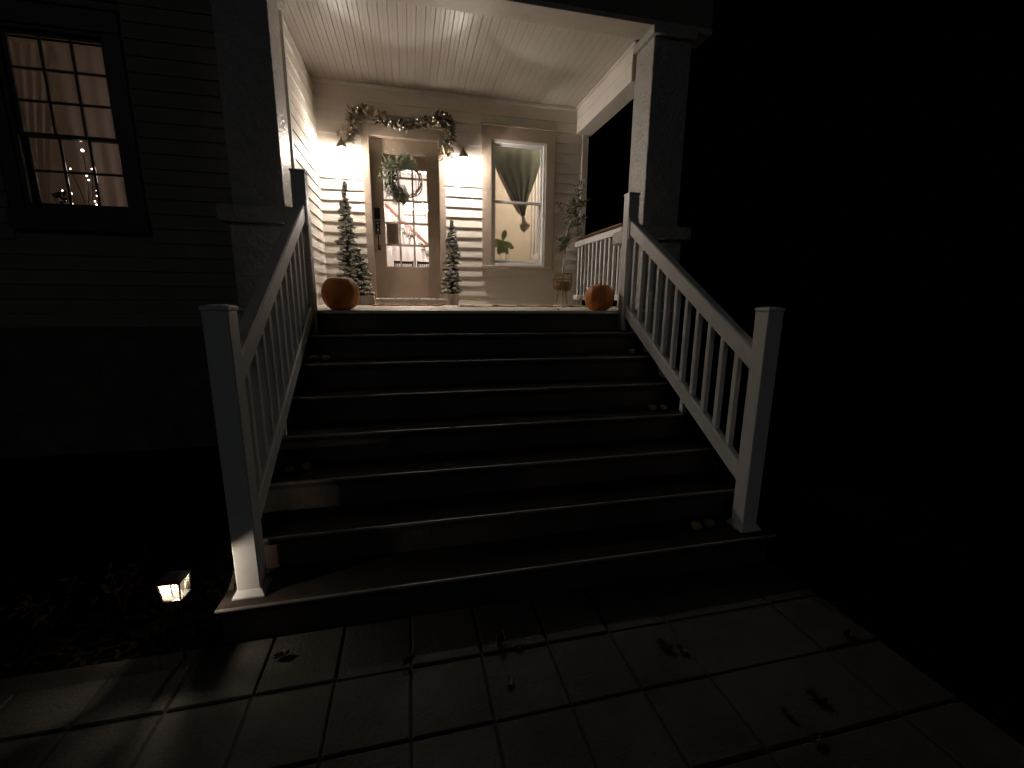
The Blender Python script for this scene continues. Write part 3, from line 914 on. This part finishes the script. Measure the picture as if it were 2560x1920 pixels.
# small pale squashes on the treads
def squash(x, k, y, r, label, s=0):
    t = thing('small_squash', label, 'squash', (x, y, H - k * RI), 'pale small squashes on the steps')
    z0 = H - k * RI
    vs = []; N = 24; Mr = 8
    for j in range(Mr + 1):
        ph = -PI / 2 + PI * j / Mr
        for i in range(N):
            a = 2 * PI * i / N + s
            q = r * (1 - .07 * abs(math.cos(4 * a))) * max(math.cos(ph), 0) ** .8
            vs.append((x + q * math.cos(a), y + q * math.sin(a), z0 + .0008 + r * .66 * (1 + math.sin(ph))))
    MB().add(vs, [(j * N + i, j * N + (i + 1) % N, (j + 1) * N + (i + 1) % N, (j + 1) * N + i) for j in range(Mr) for i in range(N)]).build('body', PALE, t, smooth=True)
    MB().tube([(x, y, z0 + r * 1.28), (x + .003, y, z0 + r * 1.28 + .012)], [.006, .004], 6).build('stem', STEM, t)
squash(-.845, 2, -.375, .034, 'small pale squash second step from top, closest to the left railing', .2)
squash(-.765, 2, -.385, .036, 'small pale squash second step from top, right one of the left pair', .5)
squash(1.685, 2, -.36, .034, 'lone small pale squash second step from top against the right railing', .1)
squash(-.862, 5, -1.165, .034, 'small pale squash fifth step from top, partly behind the left railing', .3)
squash(-.780, 5, -1.125, .035, 'small pale squash fifth step from top, right one of the pair', .7)
squash(1.585, 4, -.90, .035, 'small pale squash fourth step from top, left one of the pair', .4)
squash(1.670, 4, -.91, .034, 'small pale squash fourth step from top, touching the right railing', .9)
squash(1.475, 7, -1.66, .036, 'small squash on the bottom step, left one of the pair by the right post', .25)
squash(1.565, 7, -1.65, .036, 'small squash on the bottom step, next to the right newel post', .65)

# ------------------------------------------------------------------ mats
def mat_sheet(name, m, x0, x1, y0, y1, z, amp, seed):
    rr_ = random.Random(seed); nx = 60
    vs = []; ph = rr_.uniform(0, 6)
    for row, yy in enumerate((y0, (y0 + y1) / 2, y1)):
        for i in range(nx + 1):
            x = x0 + (x1 - x0) * i / nx
            dz = amp * max(0, math.sin(i * .55 + ph) + .5 * math.sin(i * 1.3)) * (1 if row == 0 else .3)
            yj = yy + (amp * .8 * math.sin(i * .9) if row != 1 else 0)
            vs.append((x, yj, z + dz)); 
    n1 = 3 * (nx + 1)
    top = [(v[0], v[1], v[2] + .011) for v in vs]
    fs = []
    for r_ in range(2):
        for i in range(nx):
            a = r_ * (nx + 1) + i
            fs.append((a, a + nx + 1, a + nx + 2, a + 1)); fs.append((n1 + a, n1 + a + 1, n1 + a + nx + 2, n1 + a + nx + 1))
    for i in range(nx):
        fs.append((i, i + 1, n1 + i + 1, n1 + i)); a = 2 * (nx + 1) + i; fs.append((a + 1, a, n1 + a, n1 + a + 1))
    for a, b in ((0, nx + 1), (nx + 1, 2 * nx + 2)):
        fs.append((a, n1 + a, n1 + b, b)); fs.append((a + nx, b + nx, n1 + b + nx, n1 + a + nx))
    return MB().add(vs + top, fs).build(name, m)
tag(mat_sheet('door_mat', MATO, -.64, .26, 1.78, 2.36, H + .002, .006, 1), 'orange brown coir doormat in front of the taupe door', 'doormat')
tag(mat_sheet('floor_runner', RUGC, .42, 2.12, 1.52, 2.05, H + .002, .010, 2), 'rumpled cream runner on the porch floor below the window', 'rug')

# ------------------------------------------------------------------ potted olive topiary in legged planter
px, py = 1.985, 2.30
t = thing('potted_tree', 'spindly potted tree with twisted pale trunk in the right porch corner', 'potted plant', (px, py, H + .2))
tk = [(px, py, 1.74), (px + .0, py, 1.90), (px + .010, py, 2.05), (px + .02, py, 2.16), (px + .03, py, 2.28), (px + .035, py - .02, 2.40), (px + .06, py - .03, 2.52), (px + .10, py, 2.62), (px + .10, py + .02, 2.72), (px + .055, py, 2.80)]
MB().tube(tk, [.014, .013, .012, .013, .013, .012, .013, .012, .010, .006], 7).build('trunk', PALEBARK, t, smooth=True)
br = MB(); lf = MB(); lp = MB()
for bx, by, bz, ex, ey, ez, nl in ((.03, 0, 2.28, -.07, -.03, 2.36, 46), (.03, 0, 2.28, -.06, 0, 2.20, 50), (.03, 0, 2.30, .06, -.02, 2.38, 26), (.06, -.03, 2.50, .20, 0, 2.60, 30), (.20, 0, 2.60, .33, .02, 2.66, 16), (.10, 0, 2.62, .03, -.03, 2.74, 20), (.10, 0, 2.70, -.12, 0, 2.80, 18), (.07, 0, 2.78, .17, .0, 2.90, 30), (.17, 0, 2.90, .21, 0, 3.10, 18), (.10, 0, 2.72, .26, .02, 2.84, 26), (.26, .02, 2.84, .33, .0, 2.87, 12), (.06, -.03, 2.52, .02, -.04, 2.60, 12), (.20, 0, 2.60, .23, .02, 2.42, 20), (.10, 0, 2.62, .18, 0, 2.74, 24)):
    a = Vector((px + bx, py + by, bz)); e = Vector((px + ex, py + ey, ez))
    mid = (a + e) / 2 + Vector((R.uniform(-.01, .01), 0, R.uniform(-.01, .015)))
    br.tube([a, mid, e], [.005, .004, .002], 5)
    for i in range(int(nl * 2.2)):
        f = R.random() ** .6
        p = a.lerp(e, f) + Vector((R.gauss(0, .022), R.gauss(0, .025), R.gauss(0, .022)))
        (lf if R.random() < .82 else lp).leaf(p, (R.uniform(-1, 1), R.uniform(-1, 1), R.uniform(-.8, 1)), R.uniform(.026, .048), R.uniform(.016, .026))
    for i in range(3): lp.leaf(e + Vector((R.gauss(0, .01), R.gauss(0, .01), R.gauss(0, .01))), (R.uniform(-1, 1), -.5, R.uniform(-.3, 1)), .022, .016)
br.build('branches', PALEBARK, t); stuff(lf.build('leaves', OLIVE, t)); stuff(lp.build('pale_leaves', PALELEAF, t))
t = thing('plant_stand', 'brown three legged basket planter holding the spindly tree', 'planter', (px, py, H))
bk = MB()
for i in range(22):
    a = 2 * PI * i / 22
    c, s_ = math.cos(a), math.sin(a)
    bk.tube([(px + .130 * c, py + .130 * s_, 1.865), (px + .132 * c, py + .132 * s_, 1.74), (px + .118 * c, py + .118 * s_, 1.66), (px + .07 * c, py + .07 * s_, 1.635)], .0035, 4)
for z, r_ in ((1.868, .132), (1.80, .133), (1.73, .131), (1.655, .115), (1.635, .07)):
    bk.tube([(px + r_ * math.cos(2 * PI * i / 24), py + r_ * math.sin(2 * PI * i / 24), z) for i in range(24)], .0055 if z != 1.868 else .009, 5, closed=True)
bk.build('basket', WICKER, t)
MB().lathe([(.060, 1.645), (.085, 1.66), (.100, 1.76), (.100, 1.765), (.09, 1.762)], px, py, 18).build('inner_pot', POTB, t, smooth=False)
for i in range(3):
    a = 2 * PI * i / 3 + .35
    c, s_ = math.cos(a), math.sin(a)
    MB().tube([(px + .06 * c, py + .06 * s_, 1.65), (px + .092 * c, py + .092 * s_, H + .001)], [.010, .007], 6).build('leg', WICKER, t)

# ------------------------------------------------------------------ curtain in the porch window
def interp(tab, z):
    for (z0, x0), (z1, x1) in zip(tab, tab[1:]):
        if z0 >= z >= z1: return x0 + (x1 - x0) * (z0 - z) / (z0 - z1)
    return tab[-1][1] if z < tab[-1][0] else tab[0][1]
Lt = [(3.70, 1.065), (3.43, 1.085), (3.21, 1.195), (2.965, 1.325), (2.79, 1.44), (2.712, 1.522)]
Rt_ = [(3.70, 1.80), (3.47, 1.795), (3.23, 1.715), (2.98, 1.618), (2.80, 1.58), (2.712, 1.567)]
Li = [(3.70, 1.065), (3.43, 1.100), (3.21, 1.24), (2.965, 1.385), (2.79, 1.49), (2.712, 1.535)]
def drape(ta, tb, y0, amp, folds, nx, nz, z0=3.70, z1=2.712, ph=0):
    vs = []
    for j in range(nz + 1):
        z = z0 + (z1 - z0) * j / nz
        a, b = interp(ta, z), interp(tb, z)
        for i in range(nx + 1):
            u = i / nx
            f = amp * (.35 + .65 * j / nz) * math.sin(folds * u * 2 * PI + ph + .8 * math.sin(j * .16))
            vs.append((a + (b - a) * u, y0 + f + .008 * math.sin(j * .4 + u * 5), z))
    n_ = nx + 1
    return vs, [(j * n_ + i, j * n_ + i + 1, (j + 1) * n_ + i + 1, (j + 1) * n_ + i) for j in range(nz) for i in range(nx)]
t = thing('curtain', 'grey green curtain gathered into a hanging knot behind the porch window', 'curtain', (1.43, 2.9, 3.70))
MB().add(*drape(Li, Rt_, 2.89, .016, 4.5, 60, 40)).build('drape', CURT, t, smooth=True)
MB().add(*drape(Lt, [(z, x + .006) for z, x in Li], 2.875, .006, 1.2, 10, 40)).build('folded_edge', CURTL, t, smooth=True)
kn = MB()
kn.ball((1.545, 2.885, 2.705), .030, 10, 8, (1.0, .8, 1.3), jit=.08)
kn.add([(1.53, 2.88, 2.69), (1.56, 2.88, 2.69), (1.60, 2.87, 2.64), (1.650, 2.86, 2.60), (1.60, 2.875, 2.545), (1.555, 2.865, 2.492), (1.50, 2.88, 2.545), (1.478, 2.865, 2.59), (1.515, 2.88, 2.635), (1.55, 2.845, 2.60)],
       [(0, 1, 9), (1, 2, 9), (2, 3, 9), (3, 4, 9), (4, 5, 9), (5, 6, 9), (6, 7, 9), (7, 8, 9), (8, 0, 9)])
kn.build('knot', CURTL, t, smooth=True)
MB().tube([(1.0, 2.90, 3.715), (1.84, 2.90, 3.715)], .010, 8).build('curtain_rod', BLACK, t, smooth=True)

# plant behind the porch window
t = thing('house_plant', 'green houseplant with broad drooping leaves inside the porch window', 'houseplant', (1.30, 3.0, 1.75))
MB().tube([(1.31, 3.0, 1.80), (1.31, 3.0, 2.10), (1.285, 3.0, 2.26), (1.262, 3.0, 2.36)], [.010, .007, .006, .005], 6).build('stem', PALEBARK, t, smooth=True)
def bigleaf(dx, dz, L, W_, dy=-.02):
    b = MB(); p = Vector((1.25, 3.0, 2.375)); e = p + Vector((dx, dy, dz)); dv = (e - p).normalized()
    sd = dv.cross(Vector((0, -1, .15))).normalized(); nn = sd.cross(dv); vs = []; K = 9
    for j in range(K):
        f = j / (K - 1); wd = 1.35 * W_ * math.sin(PI * min(1, f * .92 + .04)) ** .7 * (.6 + .55 * f)
        c = p + dv * L * f + nn * (-.05 * f * f) * L * 3 + Vector((0, 0, -.12 * L * f * f))
        vs += [c - sd * wd - nn * wd * .25, c, c + sd * wd - nn * wd * .25]
    fs = []
    for j in range(K - 1):
        for i in range(2): a = j * 3 + i; fs.append((a, a + 1, a + 4, a + 3))
    b.add(vs, fs).build('leaf', HOUSEPL, t, smooth=True)
for a in ((.04, .16, .19, .035), (-.15, -.05, .19, .040), (.16, -.06, .19, .036), (-.05, -.15, .18, .040), (.08, -.15, .18, .034), (-.14, .02, .17, .026), (.01, -.16, .15, .03)): bigleaf(*a)
MB().lathe([(.07, 1.50), (.09, 1.66), (.10, 1.80), (.095, 1.80), (.08, 1.76)], 1.31, 3.0, 16).build('pot', WASH, t)
MB().box(1.15, 1.47, 2.86, 3.14, 1.47, 1.499).box(1.17, 1.2, 2.88, 2.91, 1.441, 1.47).box(1.42, 1.45, 2.88, 2.91, 1.441, 1.47).box(1.17, 1.2, 3.09, 3.12, 1.441, 1.47).box(1.42, 1.45, 3.09, 3.12, 1.441, 1.47).build('stand', PANELB, t)

# white vase at the lower right inside the window
t = thing('table_lamp', 'white vase shaped lamp base low in the porch window', 'lamp', (1.98, 3.6, H + .02))
MB().lathe([(.09, 1.92), (.13, 2.02), (.15, 2.12), (.12, 2.22), (.06, 2.29), (.045, 2.33), (.07, 2.37)], 2.02, 3.6, 20).build('base', VINYL, t, smooth=True)
tb = MB().box(1.75, 2.28, 3.35, 3.85, 1.88, 1.919)
for a in (1.77, 2.22):
    for b in (3.37, 3.79): tb.box(a, a + .04, b, b + .04, H + .021, 1.879)
tag(tb.build('side_table', CHAIRM), 'dark side table under the white lamp base behind the porch window', 'table')
tc = thing('ceiling_lamp', 'round glowing ceiling lamp in the room behind the porch window', 'ceiling light', (2.2, 3.3, 4.2))
MB().ball((2.1, 3.35, 4.08), .14, 16, 10, (1, 1, .45)).build('globe', ROOMB, tc, smooth=True)
MB().lathe([(.07, 4.15), (.07, 4.209)], 2.1, 3.35, 16).build('mount', BLACK, tc)

# ------------------------------------------------------------------ things seen through the door
t = thing('chandelier', 'two bright globe lights on a bar in the hall behind the door', 'chandelier', (.02, 4.4, 4.2))
MB().box(-.20, .26, 4.394, 4.406, 2.918, 2.93).tube([(.02, 4.4, 2.93), (.02, 4.4, 4.21)], .008, 6).build('bar', BRONZE, t)
for gx in (-.108, .155):
    gl_ = MB().ball((gx, 4.4, 3.065), .072, 14, 10).build('globe', PENDB, t, smooth=True)
    MB().lathe([(.010, 2.9305), (.010, 2.991)], gx, 4.4, 8).build('socket', BRONZE, t)
t = thing('staircase', 'indoor white staircase with red brown handrail behind the door glass', 'staircase', (-.2, 5.1, H))
sl = -.915
def hz(x): return 3.165 + (x + .527) * sl
MB().prism([(-1.55, hz(-1.55) + .03), (.70, hz(.70) + .03), (.70, hz(.70) - .04), (-1.55, hz(-1.55) - .04)], 'y', 4.80, 4.85).build('handrail', RED, t, bevel=.008)
MB().prism([(-1.55, hz(-1.55) - .86), (.41, hz(.41) - .86), (.41, H + .021), (-1.55, H + .021)], 'y', 4.79, 4.86).build('stringer', INWALL, t)
i = 0
x = -1.5
while x < .68:
    z0 = hz(x) - .83; z1 = hz(x) - .03
    if z0 < H + .02: z0 = H + .022
    MB().prism([(x - .016, z0), (x + .016, z0), (x + .016, z1), (x - .016, z1)], 'y', 4.81, 4.84).build('baluster', VINYL, t)
    x += .115
sg = MB(); srib = MB()
for i in range(220):
    u = R.random(); xx = -.35 + .85 * u
    p = (xx + R.gauss(0, .02), 4.74 + R.uniform(-.03, .03), hz(xx) - .03 - .16 * abs(math.sin(u * PI * 2.4)) + R.gauss(0, .02))
    sg.tuft(p, (R.uniform(-1, 1), -.3, R.uniform(-1, .4)), .06, 7, 1.0, .003)
gg = stuff(sg.build('stair_garland', WREATHG)); tag(gg, 'green garland looped along the indoor staircase rail', 'garland')
bo = MB()
for s_ in (-1, 1):
    bo.ball((-.14 + s_ * .030, 4.70, 2.78), .028, 8, 6, (1, .4, .8))
    bo.prism([(-.14 + s_ * .005, 2.77), (-.14 + s_ * .03, 2.77), (-.14 + s_ * .035, 2.66), (-.14 + s_ * .012, 2.65)], 'y', 4.69, 4.70)
tag(bo.build('red_bow', REDRIB), 'red ribbon bow tied to the indoor stair rail', 'bow')
def chair(x, y, label):
    t = thing('dining_chair', label, 'chair', (x, y, H + .02), 'dark chairs in the hall')
    z = H + .02
    box('seat', CHAIRM, t, x - .17, x + .17, y - .36, y, z + .43, z + .46, .005)
    bk = MB().box(x - .165, x + .165, y - .02, y, z + .655, z + .70).box(x - .165, x + .165, y - .02, y, z + .565, z + .585)
    bk.build('backrest', CHAIRM, t, bevel=.004)
    sp = MB()
    for i in range(8):
        xx = x - .12 + i * .24 / 7
        sp.box(xx - .006, xx + .006, y - .016, y - .004, z + .5855, z + .6545)
    sp.build('spindles', CHAIRM, t)
    for a in (-.165, .14):
        for b, zt in ((-.355, .43), (-.02, .69)):
            o = box('leg', CHAIRM, t, x + a, x + a + .025, y + b, y + b + .02, z + .001, z + zt) if zt < .5 else box('leg', CHAIRM, t, x + a, x + a + .025, y + .0005, y + .0205, z + .001, z + .71)
chair(-.235, 4.30, 'dark spindle back chair in the hall, left of the two')
chair(.155, 4.30, 'dark spindle back chair in the hall, right of the two')
tag(box('brown_panel', PANELB, None, -.432, -.272, 2.716, 2.728, 2.245, 2.525, .002), 'plain brown panel propped inside the door glass, left column', 'panel')

# ------------------------------------------------------------------ wing window contents
t = thing('wing_curtain', 'pair of mauve sheer curtains inside the left wing window', 'curtain', (-3.06, 1.62, 3.8))
def sheer(xa0, xa1, xb0, xb1, y, ph):
    ta = [(3.80, xa0), (2.2, xb0)]; tb = [(3.80, xa1), (2.2, xb1)]
    vs, fs = drape(ta, tb, y, .018, 5, 50, 8, 3.80, 2.22, ph)
    MB().add(vs, fs).build('curtain_panel', SHEER, t, smooth=True)
sheer(-3.28, -2.60, -3.22, -2.60, 1.62, 0)
sheer(-3.75, -3.30, -3.75, -3.62, 1.70, 2)
MB().tube([(-3.7, 1.64, 3.82), (-2.45, 1.64, 3.82)], .010, 6).build('curtain_rod', BLACK, t)
t = thing('wing_lamp', 'dim round lamp inside the left wing room', 'lamp', (-2.3, 2.7, 1.4))
MB().ball((-2.3, 2.7, 2.9), .13, 14, 10).build('globe', WINGB, t, smooth=True)
MB().lathe([(.09, 1.401), (.09, 1.43), (.015, 1.45), (.015, 2.78)], -2.3, 2.7, 14).build('stand', BLACK, t)
fpts = [(-3.109, 2.859), (-3.231, 2.689), (-3.06, 2.70), (-3.075, 2.66), (-3.111, 2.636), (-3.10, 2.60), (-3.05, 2.508), (-3.27, 2.535), (-3.324, 2.491), (-3.079, 2.41), (-3.255, 2.47), (-3.055, 2.46), (-3.31, 2.405), (-3.12, 2.655), (-3.07, 2.38)]
t = thing('fairy_light_plant', 'small potted twig plant wound with fairy lights on the wing windowsill', 'plant', (-3.15, 1.52, 2.2))
tw = MB()
for a, b in (((-3.16, 2.28), (-3.109, 2.859)), ((-3.16, 2.28), (-3.231, 2.689)), ((-3.16, 2.28), (-3.05, 2.508)), ((-3.16, 2.28), (-3.324, 2.491)), ((-3.16, 2.28), (-3.06, 2.70))):
    tw.tube([(a[0], 1.52, a[1]), ((a[0] + b[0]) / 2 + .02, 1.51, (a[1] + b[1]) / 2 - .03), (b[0], 1.50, b[1])], .004, 5)
tw.build('twigs', BARK, t)
MB().lathe([(.04, 2.20), (.055, 2.30), (.05, 2.30), (.04, 2.28)], -3.16, 1.53, 14).build('pot', DARKTRIM, t)
for i, (a, b) in enumerate(fpts):
    MB().ball((a, 1.50, b), .0065 if i else .012, 6, 4).build('fairy_bulb', FAIRY, t)
wlf = MB()
for i in range(12): wlf.leaf((-3.36 + R.uniform(-.03, .05), 1.5, 2.46 + R.uniform(-.1, .03)), (R.uniform(-1, 1), -.3, R.uniform(-.3, 1)), .07, .03)
wlf.build('leaves', EUCA, t)

# ------------------------------------------------------------------ path lantern
lx, ly = -1.160, -1.835
t = thing('path_lantern', 'small square solar path lantern glowing beside the lowest step', 'path light', (lx, ly, -.04))
zb_, zt_ = .295, .372
a0_, a1_ = .034, .041
rot = math.radians(-3)
def rotp(b):
    b.v = [(lx + (x - lx) * math.cos(rot) - (y - ly) * math.sin(rot), ly + (x - lx) * math.sin(rot) + (y - ly) * math.cos(rot), z) for x, y, z in b.v]
    return b
rotp(MB().frustum(lx, ly, zb_ - .010, zb_ - .001, a0_ + .004, a0_ + .004, a0_ + .005, a0_ + .005)).build('base_plate', BLACK, t)
rotp(MB().frustum(lx, ly, zt_ + .001, zt_ + .008, a1_ + .004, a1_ + .004, a1_ + .004, a1_ + .004).frustum(lx, ly, zt_ + .0081, zt_ + .012, a1_ + .003, a1_ + .003, .025, .025)).build('cap', BLACK, t)
fr = MB()
for sx in (-1, 1):
    for sy in (-1, 1):
        fr.tube([(lx + sx * a0_, ly + sy * a0_, zb_ - .001), (lx + sx * a1_, ly + sy * a1_, zt_ + .001)], .003, 5)
rotp(fr).build('corner_bars', BLACK, t)
for s in range(4):
    c = [(-1, -1), (1, -1), (1, 1), (-1, 1)]
    p, q = c[s], c[(s + 1) % 4]
    k0, k1 = a0_ - .003, a1_ - .003
    gq = MB().add([(lx + p[0] * k0, ly + p[1] * k0, zb_), (lx + q[0] * k0, ly + q[1] * k0, zb_), (lx + q[0] * k1, ly + q[1] * k1, zt_), (lx + p[0] * k1, ly + p[1] * k1, zt_)], [(0, 1, 2, 3)])
    rotp(gq).build('lantern_glass', PATHG, t)
MB().ball((lx, ly, zt_ - .018), .008, 8, 6).build('bulb', PATHB, t, smooth=True)
MB().tube([(lx, ly, -.043), (lx, ly, .05), (lx, ly, zb_ - .01)], [.002, .009, .010], 8).build('stake', BLACK, t)

# dry twiggy plants in the bed behind the lantern
DRY = mat('dry_dark_plant', (.022, .013, .010), .9, var=.5, vscale=20, spec=.1)
def twigplant(x, y, h, n_, label):
    t = thing('dry_plant', label, 'plant', (x, y, -.045), 'dry plants in the bed left of the steps')
    s = MB(); l = MB()
    for i in range(n_):
        a = R.uniform(0, 2 * PI); r_ = R.uniform(.04, .16)
        e = Vector((x + r_ * math.cos(a), y + r_ * math.sin(a), h * R.uniform(.6, 1.1)))
        s.tube([(x, y, -.044), ((x + e.x) / 2, (y + e.y) / 2, e.z * .6), e], [.004, .003, .0015], 4)
        for j in range(6): l.leaf(Vector((x, y, 0)).lerp(e, R.uniform(.5, 1)), (R.uniform(-1, 1), R.uniform(-1, 1), R.uniform(-.5, 1)), R.uniform(.03, .05), .02)
    s.build('stems', DRY, t); stuff(l.build('leaves', DRY, t))
twigplant(-1.62, -1.42, .26, 9, 'dry leafy plant in the dark bed, nearer to the path lantern')
twigplant(-1.88, -1.48, .20, 8, 'dry leafy plant in the dark bed, farther left from the lantern')

# ------------------------------------------------------------------ fallen leaves
def dry_leaf(x, y, z, L, ang, label, curl=.35):
    N = 7; vs = []; L *= .7
    for j in range(N):
        f = j / (N - 1)
        wd = L * .30 * math.sin(PI * min(.98, f * .93 + .05)) * (1 + .25 * math.sin(f * 13))
        for i in (-1, -.5, 0, .5, 1):
            u = (f - .5) * L; v = i * wd
            zz = curl * L * (i * i) * .5 + curl * L * .6 * (f - .4) ** 2 + .003
            vs.append((x + u * math.cos(ang) - v * math.sin(ang), y + u * math.sin(ang) + v * math.cos(ang), z + zz))
    fs = [(j * 5 + i, j * 5 + i + 1, (j + 1) * 5 + i + 1, (j + 1) * 5 + i) for j in range(N - 1) for i in range(4)]
    o = MB().add(vs, fs).build('fallen_leaf', LEAFB, None, smooth=True)
    sd = o.modifiers.new('solid', 'SOLIDIFY'); sd.thickness = .0012
    tag(o, label, 'leaf', 'dry leaves fallen on the paving and steps')
dry_leaf(-.215, -2.095, .004, .085, .5, 'curled dry leaf on a paver joint below the middle left of the steps', .8)
dry_leaf(.185, -2.08, .004, .10, 1.1, 'upright curled leaf on the pavers, nearest the middle of the steps', .9)
dry_leaf(.262, -2.115, .004, .05, .1, 'tiny leaf on the joint just right of the upright curled leaf')
dry_leaf(.185, -2.275, .004, .075, 1.4, 'flat dark leaf in the middle of a paver below the curled leaf', .2)
dry_leaf(.90, -2.25, .004, .10, 2.4, 'double dark leaf on the pavers right of centre', .5)
dry_leaf(.965, -2.29, .004, .08, 2.0, 'leaf touching the double dark leaf right of centre', .4)
dry_leaf(1.77, -2.38, .004, .08, .2, 'leaf at the right edge of the paving', .6)
dry_leaf(1.34, -2.61, .004, .10, 2.3, 'long leaf on the lower right pavers, upper of the two', .4)
dry_leaf(1.17, -2.64, .004, .07, 2.1, 'leaf on the lower right pavers, left of the long leaf', .4)
dry_leaf(-.75, -1.945, .004, .09, .3, 'curled leaf on the pavers left of centre, close to the bottom riser', .6)
dry_leaf(1.19, -2.745, .004, .07, .3, 'leaf at the bottom right of the paving', .5)
dry_leaf(.086, -1.018, H - 4 * RI + .002, .06, .1, 'small dry leaf on the nosing of the fourth step', .5)
dry_leaf(1.17, .10, H + .002, .035, .2, 'small dry leaf on the porch floor edge left of the right pumpkin', .4)
dry_leaf(.13, 2.54, H + .087, .05, .2, 'small dry leaf on the door threshold', .3)
